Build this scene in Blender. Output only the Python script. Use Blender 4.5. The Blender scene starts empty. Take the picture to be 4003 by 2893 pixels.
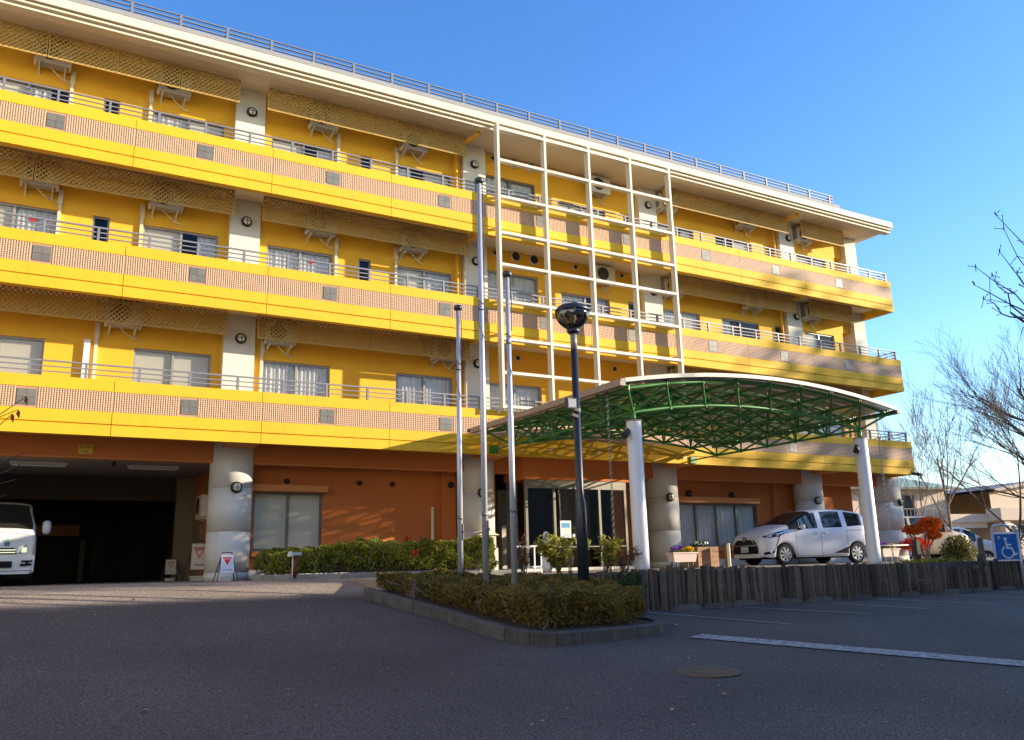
import bpy, math, random
import numpy as np
from mathutils import Vector, Matrix

rnd = random.Random(7)
nrs = np.random.RandomState(11)
S = bpy.context.scene
C = S.collection

# ------------------------------------------------------------------ camera
cam_d = bpy.data.cameras.new('camera')
cam = bpy.data.objects.new('camera', cam_d)
C.objects.link(cam)
S.camera = cam
cam_d.sensor_width = 36.0
cam_d.lens = 29.72
cam_d.clip_start = 0.1
cam_d.clip_end = 3000
_r = Vector((0.869011, -0.494187, -0.024472))
_u = Vector((-0.090815, -0.207924, 0.973920))
_f = Vector((0.486387, 0.844125, 0.225568))
cam.matrix_world = Matrix(((_r.x, _u.x, -_f.x, 0.0), (_r.y, _u.y, -_f.y, -19.52), (_r.z, _u.z, -_f.z, 1.55), (0, 0, 0, 1)))

# ------------------------------------------------------------------ sky and sun
SUN_AZ = math.radians(115.5)      # clockwise from +Y : from the right, in front of the facade
SUN_EL = math.radians(13.4)
W = bpy.data.worlds.new('World')
S.world = W
W.use_nodes = True
nt = W.node_tree
bg = nt.nodes['Background']
sky = nt.nodes.new('ShaderNodeTexSky')
sky.sky_type = 'NISHITA'
sky.sun_disc = False
sky.sun_elevation = SUN_EL
sky.sun_rotation = SUN_AZ
sky.altitude = 100
sky.air_density = 1.0
sky.dust_density = 0.35
sky.ozone_density = 2.6
hsv = nt.nodes.new('ShaderNodeHueSaturation')
hsv.inputs['Saturation'].default_value = 1.24
hsv.inputs['Hue'].default_value = 0.511
nt.links.new(sky.outputs[0], hsv.inputs['Color'])
nt.links.new(hsv.outputs[0], bg.inputs[0])
bg.inputs[1].default_value = 0.14
sun_d = bpy.data.lights.new('sun', 'SUN')
sun_d.energy = 3.7
sun_d.angle = math.radians(0.45)
sun_d.color = (1.0, 0.86, 0.66)
sun = bpy.data.objects.new('sun', sun_d)
C.objects.link(sun)
sdir = Vector((math.sin(SUN_AZ) * math.cos(SUN_EL), math.cos(SUN_AZ) * math.cos(SUN_EL), math.sin(SUN_EL)))
sun.rotation_euler = sdir.to_track_quat('Z', 'Y').to_euler()
sun.location = sdir * 80
S.view_settings.view_transform = 'Standard'
S.view_settings.look = 'None'
S.view_settings.gamma = 1.0
S.view_settings.use_curve_mapping = False
S.view_settings.exposure = 1.5
S.cycles.use_denoising = True
S.cycles.max_bounces = 8
S.cycles.transparent_max_bounces = 24
S.cycles.sample_clamp_indirect = 6.0

# ------------------------------------------------------------------ materials
M = {}
def mat(name, col, rough=0.7, metal=0.0, var=0.0, vscale=3.0, bump=0.0, bscale=60.0, spec=0.5, streak=0.0, col2=None, objvar=0.0):
    m = bpy.data.materials.new(name)
    m.use_nodes = True
    t = m.node_tree
    b = t.nodes['Principled BSDF']
    b.inputs['Roughness'].default_value = rough
    b.inputs['Metallic'].default_value = metal
    b.inputs['Specular IOR Level'].default_value = spec
    b.inputs['Base Color'].default_value = (*col, 1)
    co = t.nodes.new('ShaderNodeTexCoord')
    last = None
    def mixcol(a, bb, fac):
        n = t.nodes.new('ShaderNodeMix'); n.data_type = 'RGBA'
        for sock, v in ((n.inputs[6], a), (n.inputs[7], bb), (n.inputs[0], fac)):
            if hasattr(v, 'is_output'): t.links.new(v, sock)
            else: sock.default_value = v if not isinstance(v, tuple) else (*v[:3], 1)
        return n.outputs[2]
    cur = (*col, 1)
    if var or col2:
        nz = t.nodes.new('ShaderNodeTexNoise'); nz.inputs['Scale'].default_value = vscale; nz.inputs['Detail'].default_value = 6
        nz.inputs['Roughness'].default_value = 0.65
        t.links.new(co.outputs['Object'], nz.inputs['Vector'])
        rp = t.nodes.new('ShaderNodeValToRGB'); rp.color_ramp.elements[0].position = 0.32; rp.color_ramp.elements[1].position = 0.7
        t.links.new(nz.outputs[0], rp.inputs[0])
        c2 = col2 if col2 else tuple(c * (1 - var) for c in col)
        cur = mixcol(tuple(c2), cur, rp.outputs[0])
    if streak:
        mp = t.nodes.new('ShaderNodeMapping'); mp.inputs['Scale'].default_value = (9, 9, 0.45)
        t.links.new(co.outputs['Object'], mp.inputs[0])
        n2 = t.nodes.new('ShaderNodeTexNoise'); n2.inputs['Scale'].default_value = 1.0; n2.inputs['Detail'].default_value = 5
        t.links.new(mp.outputs[0], n2.inputs['Vector'])
        r2 = t.nodes.new('ShaderNodeValToRGB'); r2.color_ramp.elements[0].position = 0.52; r2.color_ramp.elements[1].position = 0.78
        r2.color_ramp.elements[0].color = (0, 0, 0, 1); r2.color_ramp.elements[1].color = (streak, streak, streak, 1)
        t.links.new(n2.outputs[0], r2.inputs[0])
        cur = mixcol(cur, tuple(c * 0.45 for c in col), r2.outputs[0])
    if objvar:
        oi = t.nodes.new('ShaderNodeObjectInfo')
        hs = t.nodes.new('ShaderNodeHueSaturation')
        mr = t.nodes.new('ShaderNodeMapRange'); mr.inputs[3].default_value = 1 - objvar; mr.inputs[4].default_value = 1 + objvar
        t.links.new(oi.outputs['Random'], mr.inputs[0]); t.links.new(mr.outputs[0], hs.inputs['Value'])
        if hasattr(cur, 'is_output'): t.links.new(cur, hs.inputs['Color'])
        else: hs.inputs['Color'].default_value = cur
        cur = hs.outputs[0]
    if hasattr(cur, 'is_output'): t.links.new(cur, b.inputs['Base Color'])
    if bump:
        nb = t.nodes.new('ShaderNodeTexNoise'); nb.inputs['Scale'].default_value = bscale; nb.inputs['Detail'].default_value = 4
        t.links.new(co.outputs['Object'], nb.inputs['Vector'])
        bp = t.nodes.new('ShaderNodeBump'); bp.inputs['Strength'].default_value = bump; bp.inputs['Distance'].default_value = 0.02
        t.links.new(nb.outputs[0], bp.inputs['Height']); t.links.new(bp.outputs[0], b.inputs['Normal'])
    M[name] = m
    return m

def glass_mat(name, tint, gloss_min=0.06, rough=0.02, fscale=1.0):
    m = bpy.data.materials.new(name); m.use_nodes = True
    t = m.node_tree; t.nodes.clear()
    out = t.nodes.new('ShaderNodeOutputMaterial')
    tr = t.nodes.new('ShaderNodeBsdfTransparent'); tr.inputs[0].default_value = (*tint, 1)
    gl = t.nodes.new('ShaderNodeBsdfGlossy'); gl.inputs['Roughness'].default_value = rough
    gl.inputs[0].default_value = (0.95, 0.97, 1, 1)
    fr = t.nodes.new('ShaderNodeFresnel'); fr.inputs[0].default_value = 1.5
    mr = t.nodes.new('ShaderNodeMath'); mr.operation = 'MULTIPLY_ADD'; mr.use_clamp = True; mr.inputs[1].default_value = fscale; mr.inputs[2].default_value = gloss_min
    nz = t.nodes.new('ShaderNodeTexNoise'); nz.inputs['Scale'].default_value = 1.2
    co = t.nodes.new('ShaderNodeTexCoord'); t.links.new(co.outputs['Object'], nz.inputs['Vector'])
    bp = t.nodes.new('ShaderNodeBump'); bp.inputs['Strength'].default_value = 0.04; bp.inputs['Distance'].default_value = 0.05
    t.links.new(nz.outputs[0], bp.inputs['Height']); t.links.new(bp.outputs[0], gl.inputs['Normal'])
    mx = t.nodes.new('ShaderNodeMixShader')
    t.links.new(fr.outputs[0], mr.inputs[0]); t.links.new(mr.outputs[0], mx.inputs[0])
    t.links.new(tr.outputs[0], mx.inputs[1]); t.links.new(gl.outputs[0], mx.inputs[2]); t.links.new(mx.outputs[0], out.inputs[0])
    M[name] = m

def leaf_mat(name, c1, c2, trans=0.35, scale=2.0):
    m = bpy.data.materials.new(name); m.use_nodes = True
    t = m.node_tree; b = t.nodes['Principled BSDF']
    b.inputs['Roughness'].default_value = 0.55; b.inputs['Specular IOR Level'].default_value = 0.3
    geo = t.nodes.new('ShaderNodeNewGeometry')
    co = t.nodes.new('ShaderNodeTexCoord')
    nz = t.nodes.new('ShaderNodeTexNoise'); nz.inputs['Scale'].default_value = scale; nz.inputs['Detail'].default_value = 3
    t.links.new(co.outputs['Object'], nz.inputs['Vector'])
    ad = t.nodes.new('ShaderNodeMath'); ad.operation = 'ADD'
    ml = t.nodes.new('ShaderNodeMath'); ml.operation = 'MULTIPLY'; ml.inputs[1].default_value = 0.55
    t.links.new(geo.outputs['Random Per Island'], ml.inputs[0])
    t.links.new(ml.outputs[0], ad.inputs[0]); t.links.new(nz.outputs[0], ad.inputs[1])
    rp = t.nodes.new('ShaderNodeValToRGB')
    rp.color_ramp.elements[0].position = 0.35; rp.color_ramp.elements[1].position = 1.05
    rp.color_ramp.elements[0].color = (*c1, 1); rp.color_ramp.elements[1].color = (*c2, 1)
    t.links.new(ad.outputs[0], rp.inputs[0]); t.links.new(rp.outputs[0], b.inputs['Base Color'])
    tl = t.nodes.new('ShaderNodeBsdfTranslucent'); t.links.new(rp.outputs[0], tl.inputs[0])
    mx = t.nodes.new('ShaderNodeMixShader'); mx.inputs[0].default_value = trans
    out = t.nodes['Material Output']
    t.links.new(b.outputs[0], mx.inputs[1]); t.links.new(tl.outputs[0], mx.inputs[2]); t.links.new(mx.outputs[0], out.inputs[0])
    M[name] = m

mat('yellow_paint', (0.80, 0.450, 0.010), 0.75, var=0.10, vscale=1.3, bump=0.15, bscale=90, streak=0.16)
mat('ochre_paint', (0.84, 0.445, 0.022), 0.8, var=0.08, vscale=1.0, bump=0.12, bscale=80)
mat('seam', (0.30, 0.11, 0.01), 0.9)
mat('tile_pink', (0.53, 0.33, 0.195), 0.55, var=0.10, vscale=40)
mat('grout', (0.46, 0.265, 0.15), 0.9)
mat('grey_tile', (0.17, 0.16, 0.135), 0.5, var=0.15, vscale=30, bump=0.3, bscale=25, objvar=0.12)
mat('cream_wall', (0.72, 0.68, 0.56), 0.85, var=0.07, vscale=1.5, bump=0.08, bscale=120, streak=0.08)
mat('soffit_white', (0.76, 0.66, 0.48), 0.85, var=0.06, vscale=0.8)
mat('fascia_cream', (0.72, 0.63, 0.46), 0.7, var=0.06, vscale=1.2, streak=0.12)
mat('pillar_white', (0.66, 0.64, 0.58), 0.8, var=0.04, vscale=2.5, bump=0.15, bscale=150, streak=0.05)
mat('joint_grey', (0.30, 0.29, 0.26), 0.9)
mat('orange_wall', (0.56, 0.17, 0.035), 0.85, var=0.10, vscale=1.2, bump=0.1, bscale=90)
mat('orange_trim', (0.66, 0.25, 0.07), 0.8, var=0.06)
mat('rail_grey', (0.24, 0.23, 0.235), 0.5, metal=0.2, var=0.08)
mat('grid_white', (0.68, 0.62, 0.48), 0.5, var=0.04)
mat('lattice_tan', (0.50, 0.32, 0.085), 0.7, var=0.12, vscale=5)
mat('steel_dull', (0.25, 0.23, 0.19), 0.4, metal=0.5, var=0.1)
mat('frame_bronze', (0.22, 0.20, 0.18), 0.35, metal=0.6)
mat('frame_silver', (0.30, 0.29, 0.27), 0.45, metal=0.2)
mat('blind_beige', (0.78, 0.72, 0.58), 0.8, var=0.05)
mat('lace', (0.88, 0.87, 0.83), 0.9, var=0.25, vscale=12)
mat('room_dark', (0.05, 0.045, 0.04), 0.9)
mat('red_sign', (0.75, 0.03, 0.03), 0.5)
mat('ac_white', (0.66, 0.62, 0.50), 0.5, var=0.06)
mat('ac_dark', (0.04, 0.04, 0.04), 0.6)
mat('duct_cream', (0.70, 0.62, 0.42), 0.5, var=0.05)
mat('lamp_bronze', (0.03, 0.025, 0.02), 0.4, metal=0.4)
mat('lamp_globe', (0.75, 0.72, 0.62), 0.25)
mat('vent_black', (0.02, 0.015, 0.01), 0.5)
mat('gutter_dark', (0.07, 0.06, 0.055), 0.6)
mat('roof_grey', (0.32, 0.31, 0.29), 0.8, var=0.1)
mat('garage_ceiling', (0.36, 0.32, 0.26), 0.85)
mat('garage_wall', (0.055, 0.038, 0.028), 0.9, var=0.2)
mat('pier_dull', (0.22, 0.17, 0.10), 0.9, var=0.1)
mat('garage_floor', (0.10, 0.10, 0.10), 0.8)
mat('green_steel', (0.050, 0.23, 0.045), 0.4, var=0.15, vscale=6)
leaf_mat('canopy_sheet', (0.34, 0.32, 0.28), (0.46, 0.44, 0.39), 0.45, 0.5) if False else mat('canopy_sheet', (0.44, 0.42, 0.38), 0.35, var=0.1)
mat('canopy_trim', (0.60, 0.56, 0.47), 0.6, var=0.08, streak=0.25)
mat('gutter_brown', (0.40, 0.30, 0.22), 0.6, var=0.15)
mat('post_white', (0.80, 0.80, 0.78), 0.3, var=0.03)
mat('steel', (0.50, 0.53, 0.60), 0.38, metal=0.35, var=0.08)
mat('steel_dark', (0.05, 0.055, 0.065), 0.35, metal=0.3)
mat('lamp_navy', (0.02, 0.024, 0.035), 0.35)
mat('chain', (0.50, 0.46, 0.34), 0.3, metal=0.9)
mat('asphalt_edge', (0.06, 0.06, 0.06), 0.9)
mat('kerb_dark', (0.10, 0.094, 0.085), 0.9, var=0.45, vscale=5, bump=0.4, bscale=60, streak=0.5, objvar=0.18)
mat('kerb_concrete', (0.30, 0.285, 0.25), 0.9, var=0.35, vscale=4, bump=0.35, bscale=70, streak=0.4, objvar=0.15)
mat('stop_concrete', (0.115, 0.108, 0.098), 0.95, var=0.4, vscale=9, bump=0.5, bscale=40, objvar=0.3)
mat('soil', (0.06, 0.045, 0.03), 0.95, var=0.5, vscale=12, bump=0.6, bscale=30)
mat('log_wood', (0.165, 0.140, 0.108), 0.9, var=0.6, vscale=6, bump=0.7, bscale=35, streak=0.85, objvar=0.5)
mat('log_end', (0.22, 0.18, 0.12), 0.9, var=0.4, vscale=30)
mat('wood_box', (0.36, 0.20, 0.10), 0.8, var=0.35, vscale=8, streak=0.4, objvar=0.2)
mat('bark', (0.11, 0.085, 0.065), 0.9, var=0.4, vscale=8, bump=0.5, bscale=30)
mat('bark_pale', (0.26, 0.20, 0.14), 0.9, var=0.4, vscale=8, bump=0.5, bscale=30)
mat('twig', (0.085, 0.062, 0.05), 0.85)
mat('twig_warm', (0.16, 0.115, 0.075), 0.85)
mat('twig_grey', (0.20, 0.18, 0.15), 0.85)
mat('car_white', (0.74, 0.75, 0.78), 0.22, var=0.02, spec=0.6)
mat('car_silver', (0.55, 0.58, 0.64), 0.25, metal=0.3)
mat('car_beige', (0.58, 0.46, 0.32), 0.25, metal=0.2)
mat('car_black', (0.012, 0.012, 0.014), 0.55, spec=0.15)
mat('car_glass', (0.012, 0.014, 0.016), 0.04, spec=0.9)
mat('windscreen', (0.028, 0.028, 0.022), 0.05, spec=0.8)
mat('tyre', (0.018, 0.018, 0.018), 0.85)
mat('alloy', (0.62, 0.63, 0.65), 0.3, metal=0.7)
mat('chrome', (0.75, 0.74, 0.70), 0.12, metal=1.0)
mat('lamp_lens', (0.55, 0.57, 0.60), 0.08, metal=0.35)
mat('amber', (0.7, 0.25, 0.03), 0.25)
mat('red_lens', (0.45, 0.01, 0.01), 0.2)
mat('plate_white', (0.75, 0.76, 0.74), 0.5)
mat('ink_green', (0.02, 0.12, 0.04), 0.6)
mat('ink_black', (0.015, 0.015, 0.015), 0.6)
mat('ink_blue', (0.02, 0.05, 0.25), 0.6)
mat('sign_blue', (0.01, 0.13, 0.42), 0.45)
mat('sign_white', (0.80, 0.81, 0.82), 0.5)
mat('sign_yellow', (0.70, 0.48, 0.03), 0.5, var=0.1)
mat('decal_green', (0.05, 0.42, 0.06), 0.5)
mat('paint_line', (0.50, 0.50, 0.49), 0.85, vscale=14, col2=(0.10, 0.095, 0.092, 1))
mat('manhole_iron', (0.16, 0.115, 0.075), 0.75, var=0.3, vscale=20, metal=0.2)
mat('planter_pink', (0.60, 0.46, 0.40), 0.6, var=0.06)
mat('red_paint', (0.22, 0.02, 0.03), 0.5, var=0.3)
mat('bg_wall', (0.72, 0.56, 0.40), 0.85, var=0.08, vscale=0.6, streak=0.08)
mat('bg_shade_wall', (0.52, 0.41, 0.30), 0.85, var=0.1)
mat('copper_roof', (0.30, 0.47, 0.36), 0.6, var=0.15, vscale=2)
mat('far_ground', (0.12, 0.11, 0.08), 0.95, var=0.4, vscale=0.2)
mat('neighbour_wall', (0.62, 0.56, 0.46), 0.9, var=0.1)
mat('poster_blue', (0.05, 0.28, 0.48), 0.5)
mat('poster_pale', (0.55, 0.70, 0.78), 0.5)
mat('green_bar', (0.02, 0.30, 0.03), 0.5)
mat('dry_leaf', (0.55, 0.42, 0.28), 0.8, var=0.4, vscale=3)
mat('red_leaf', (0.28, 0.04, 0.02), 0.6)
mat('soil_path', (0.30, 0.27, 0.22), 0.9, var=0.25, vscale=3)
def sheet_mat():
    m = M['canopy_sheet']; t = m.node_tree; b = t.nodes['Principled BSDF']; out = t.nodes['Material Output']
    tl = t.nodes.new('ShaderNodeBsdfTransparent'); tl.inputs[0].default_value = (0.72, 0.68, 0.60, 1)
    mx = t.nodes.new('ShaderNodeMixShader'); mx.inputs[0].default_value = 0.55
    t.links.new(b.outputs[0], mx.inputs[1]); t.links.new(tl.outputs[0], mx.inputs[2]); t.links.new(mx.outputs[0], out.inputs[0])
sheet_mat()
glass_mat('window_glass', (0.90, 0.91, 0.90), 0.0, 0.02, 0.55)
glass_mat('lobby_glass', (0.74, 0.76, 0.74), 0.0)
glass_mat('lamp_smoke', (0.38, 0.36, 0.30), 0.08, 0.08)
leaf_mat('hedge_green', (0.045, 0.080, 0.012), (0.32, 0.32, 0.035), 0.35, 2.2)
leaf_mat('azalea', (0.045, 0.045, 0.010), (0.23, 0.175, 0.035), 0.30, 1.6)
leaf_mat('nandina', (0.05, 0.09, 0.012), (0.40, 0.36, 0.04), 0.4, 3.0)
leaf_mat('dark_fern', (0.012, 0.03, 0.010), (0.04, 0.09, 0.02), 0.3, 3.0)
leaf_mat('reddish', (0.10, 0.05, 0.025), (0.26, 0.12, 0.05), 0.3, 3.0)
leaf_mat('maple_orange', (0.55, 0.06, 0.006), (0.95, 0.24, 0.015), 0.45, 2.0)
leaf_mat('maple_red', (0.55, 0.02, 0.006), (0.80, 0.07, 0.012), 0.45, 2.0)
leaf_mat('shrub_olive', (0.05, 0.055, 0.012), (0.22, 0.19, 0.04), 0.35, 2.5)
leaf_mat('evergreen', (0.03, 0.05, 0.015), (0.07, 0.10, 0.03), 0.25, 1.0)
leaf_mat('pansy_yellow', (0.80, 0.45, 0.01), (0.95, 0.65, 0.02), 0.3, 3.0)
leaf_mat('pansy_purple', (0.08, 0.01, 0.22), (0.22, 0.05, 0.45), 0.3, 3.0)
leaf_mat('grass_dry', (0.10, 0.11, 0.03), (0.28, 0.24, 0.08), 0.3, 1.0)

def asphalt_mat(name, base):
    m = bpy.data.materials.new(name); m.use_nodes = True
    t = m.node_tree; b = t.nodes['Principled BSDF']; b.inputs['Roughness'].default_value = 0.85
    co = t.nodes.new('ShaderNodeTexCoord')
    big = t.nodes.new('ShaderNodeTexNoise'); big.inputs['Scale'].default_value = 0.35; big.inputs['Detail'].default_value = 5
    fine = t.nodes.new('ShaderNodeTexNoise'); fine.inputs['Scale'].default_value = 52; fine.inputs['Detail'].default_value = 4
    fine.inputs['Roughness'].default_value = 0.7
    vor = t.nodes.new('ShaderNodeTexVoronoi'); vor.inputs['Scale'].default_value = 55
    spk = t.nodes.new('ShaderNodeTexVoronoi'); spk.inputs['Scale'].default_value = 16
    for n in (big, fine, vor, spk): t.links.new(co.outputs['Object'], n.inputs['Vector'])
    r1 = t.nodes.new('ShaderNodeValToRGB')
    r1.color_ramp.elements[0].position = 0.40; r1.color_ramp.elements[0].color = (*[c * 0.22 for c in base], 1)
    r1.color_ramp.elements[1].position = 0.62; r1.color_ramp.elements[1].color = (*[c * 1.95 for c in base], 1)
    t.links.new(fine.outputs[0], r1.inputs[0])
    mr = t.nodes.new('ShaderNodeMapRange'); mr.inputs[1].default_value = 0.3; mr.inputs[2].default_value = 0.7
    mr.inputs[3].default_value = 0.70; mr.inputs[4].default_value = 1.25
    t.links.new(big.outputs[0], mr.inputs[0])
    hs = t.nodes.new('ShaderNodeHueSaturation'); t.links.new(r1.outputs[0], hs.inputs['Color']); t.links.new(mr.outputs[0], hs.inputs['Value'])
    # a few pale stones showing in the binder
    lt = t.nodes.new('ShaderNodeMath'); lt.operation = 'LESS_THAN'; lt.inputs[1].default_value = 0.09
    t.links.new(spk.outputs['Distance'], lt.inputs[0])
    sx = t.nodes.new('ShaderNodeSeparateColor'); t.links.new(spk.outputs['Color'], sx.inputs[0])
    gt = t.nodes.new('ShaderNodeMath'); gt.operation = 'GREATER_THAN'; gt.inputs[1].default_value = 0.80
    t.links.new(sx.outputs[0], gt.inputs[0])
    mu = t.nodes.new('ShaderNodeMath'); mu.operation = 'MULTIPLY'; t.links.new(lt.outputs[0], mu.inputs[0]); t.links.new(gt.outputs[0], mu.inputs[1])
    mx = t.nodes.new('ShaderNodeMix'); mx.data_type = 'RGBA'; mx.inputs[7].default_value = (0.30, 0.28, 0.25, 1)
    t.links.new(mu.outputs[0], mx.inputs[0]); t.links.new(hs.outputs[0], mx.inputs[6]); t.links.new(mx.outputs[2], b.inputs['Base Color'])
    # apron is dusty and slightly paler; brightness of the sunlit strip painted in too
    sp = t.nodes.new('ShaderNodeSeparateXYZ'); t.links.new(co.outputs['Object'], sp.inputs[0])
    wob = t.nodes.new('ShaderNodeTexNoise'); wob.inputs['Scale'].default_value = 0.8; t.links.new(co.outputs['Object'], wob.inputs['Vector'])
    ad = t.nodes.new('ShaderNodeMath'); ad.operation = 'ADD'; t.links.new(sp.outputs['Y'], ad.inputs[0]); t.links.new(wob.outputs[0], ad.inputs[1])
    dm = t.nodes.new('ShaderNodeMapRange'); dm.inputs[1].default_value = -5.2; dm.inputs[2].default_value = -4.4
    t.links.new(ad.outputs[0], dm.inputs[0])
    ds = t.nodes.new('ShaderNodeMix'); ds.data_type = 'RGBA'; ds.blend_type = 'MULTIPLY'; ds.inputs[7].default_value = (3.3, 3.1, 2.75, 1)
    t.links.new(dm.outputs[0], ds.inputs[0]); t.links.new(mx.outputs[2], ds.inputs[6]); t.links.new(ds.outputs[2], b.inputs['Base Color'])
    bp = t.nodes.new('ShaderNodeBump'); bp.inputs['Strength'].default_value = 0.8; bp.inputs['Distance'].default_value = 0.010
    t.links.new(fine.outputs[0], bp.inputs['Height']); t.links.new(bp.outputs[0], b.inputs['Normal'])
    M[name] = m
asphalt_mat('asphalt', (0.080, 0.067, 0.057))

# ------------------------------------------------------------------ mesh helpers
class MB:
    def __init__(s): s.v = []; s.f = []
    def quad(s, *p):
        n = len(s.v); s.v += [tuple(q) for q in p]; s.f.append(tuple(range(n, n + len(p)))); return s
    def box(s, x0, x1, y0, y1, z0, z1):
        n = len(s.v)
        s.v += [(x0, y0, z0), (x1, y0, z0), (x1, y1, z0), (x0, y1, z0), (x0, y0, z1), (x1, y0, z1), (x1, y1, z1), (x0, y1, z1)]
        s.f += [(n, n + 3, n + 2, n + 1), (n + 4, n + 5, n + 6, n + 7), (n, n + 1, n + 5, n + 4), (n + 1, n + 2, n + 6, n + 5), (n + 2, n + 3, n + 7, n + 6), (n + 3, n, n + 4, n + 7)]
        return s
    def bar(s, p0, p1, w, h, up=(0, 0, 1)):
        p0 = Vector(p0); p1 = Vector(p1); d = (p1 - p0).normalized(); up = Vector(up)
        a = d.cross(up)
        if a.length < 1e-4: a = d.cross(Vector((1, 0, 0)))
        a.normalize(); b = a.cross(d).normalized(); a *= w / 2; b *= h / 2
        n = len(s.v)
        for p in (p0, p1): s.v += [tuple(p - a - b), tuple(p + a - b), tuple(p + a + b), tuple(p - a + b)]
        s.f += [(n + 3, n + 2, n + 1, n), (n + 4, n + 5, n + 6, n + 7)] + [(n + i, n + (i + 1) % 4, n + 4 + (i + 1) % 4, n + 4 + i) for i in range(4)]
        return s
    def tube(s, p0, p1, r0, r1=None, n=8, caps=True):
        r1 = r0 if r1 is None else r1
        p0 = Vector(p0); p1 = Vector(p1); d = (p1 - p0)
        if d.length < 1e-6: return s
        d.normalize(); a = d.cross(Vector((0, 0, 1)))
        if a.length < 1e-3: a = Vector((1, 0, 0))
        a.normalize(); b = d.cross(a)
        k = len(s.v)
        for p, r in ((p0, r0), (p1, r1)):
            for i in range(n):
                t = 2 * math.pi * i / n
                s.v.append(tuple(p + a * (r * math.cos(t)) + b * (r * math.sin(t))))
        s.f += [(k + i, k + n + i, k + n + (i + 1) % n, k + (i + 1) % n) for i in range(n)]
        if caps:
            s.f.append(tuple(k + i for i in range(n))); s.f.append(tuple(k + n + i for i in range(n - 1, -1, -1)))
        return s
    def path(s, pts, r, n=6):
        for a, b in zip(pts[:-1], pts[1:]): s.tube(a, b, r, r, n)
        return s
    def lathe(s, prof, c, n=16, axis='z', caps=True):
        k = len(s.v); m = len(prof)
        for r, h in prof:
            for i in range(n):
                t = 2 * math.pi * i / n; a, b = r * math.cos(t), r * math.sin(t)
                if axis == 'z': s.v.append((c[0] + a, c[1] + b, c[2] + h))
                elif axis == 'y': s.v.append((c[0] + a, c[1] - h, c[2] + b))
                else: s.v.append((c[0] + h, c[1] + a, c[2] + b))
        for j in range(m - 1):
            for i in range(n):
                s.f.append((k + j * n + i, k + j * n + (i + 1) % n, k + (j + 1) * n + (i + 1) % n, k + (j + 1) * n + i))
        if caps: s.f.append(tuple(k + i for i in range(n - 1, -1, -1))); s.f.append(tuple(k + (m - 1) * n + i for i in range(n)))
        return s
    def prism(s, pts, fn0, fn1):
        n = len(pts); k = len(s.v)
        s.v += [tuple(fn0(*p)) for p in pts] + [tuple(fn1(*p)) for p in pts]
        s.f.append(tuple(range(k + n - 1, k - 1, -1))); s.f.append(tuple(range(k + n, k + 2 * n)))
        s.f += [(k + i, k + (i + 1) % n, k + n + (i + 1) % n, k + n + i) for i in range(n)]
        return s

ORG = {}
def org(o): return ORG.get(o.name, Vector((0, 0, 0)))
def tag(o, label=None, cat=None, group=None, kind=None):
    if label: o['label'] = label
    if cat: o['category'] = cat
    if group: o['group'] = group
    if kind: o['kind'] = kind
    return o
def root(name, loc, label, cat, group=None, rotz=0.0):
    o = bpy.data.objects.new(name, None); C.objects.link(o)
    o.empty_display_size = 0.2
    o.location = loc; o.rotation_euler = (0, 0, rotz)
    ORG[o.name] = Vector(loc) if rotz == 0 else Vector((0, 0, 0))
    return tag(o, label, cat, group)
def link(name, me, m, parent=None, smooth=False, kind=None, at=None):
    o = bpy.data.objects.new(name, me); C.objects.link(o)
    if m is not None and len(me.materials) == 0: me.materials.append(M[m] if isinstance(m, str) else m)
    if smooth: me.polygons.foreach_set('use_smooth', [p.loop_total <= 4 for p in me.polygons])
    if parent: o.parent = parent
    if at is not None: o.location = at
    if kind: o['kind'] = kind
    return o
def build(mb, name, m, parent=None, smooth=False, local=False, kind=None, label=None):
    """verts are world coordinates unless local; they are made relative to the parent's origin"""
    off = Vector((0, 0, 0)) if (parent is None or local) else org(parent)
    me = bpy.data.meshes.new(name)
    me.from_pydata([(x - off.x, y - off.y, z - off.z) for x, y, z in mb.v], [], mb.f)
    me.update()
    o = link(name, me, m, parent, smooth, kind)
    ORG[o.name] = off
    if label: o['label'] = label
    return o
def npmesh(name, V, F, m, parent=None, kind=None, smooth=False, off=None):
    V = np.asarray(V, np.float64)
    if off is None and parent is not None: off = org(parent)
    if off is not None: V = V - np.array(off)
    F = np.asarray(F, np.int32); k = F.shape[1]
    me = bpy.data.meshes.new(name)
    me.vertices.add(len(V)); me.vertices.foreach_set('co', V.astype(np.float32).ravel())
    me.loops.add(F.size); me.loops.foreach_set('vertex_index', F.ravel())
    me.polygons.add(len(F)); me.polygons.foreach_set('loop_start', np.arange(0, F.size, k, dtype=np.int32))
    me.update(calc_edges=True); me.validate()
    return link(name, me, m, parent, smooth, kind)
def copy_tree(o, parent=None):
    c = o.copy(); C.objects.link(c)
    if parent is not None: c.parent = parent
    for ch in list(o.children): copy_tree(ch, c)
    return c
def inst(o, name, loc, parent, rot=None, scale=None):
    c = bpy.data.objects.new(name, o.data); C.objects.link(c); c.parent = parent
    c.location = Vector(loc) - (org(parent) if parent else Vector((0, 0, 0)))
    if rot is not None: c.rotation_euler = rot
    if scale is not None: c.scale = scale
    return c
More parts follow.
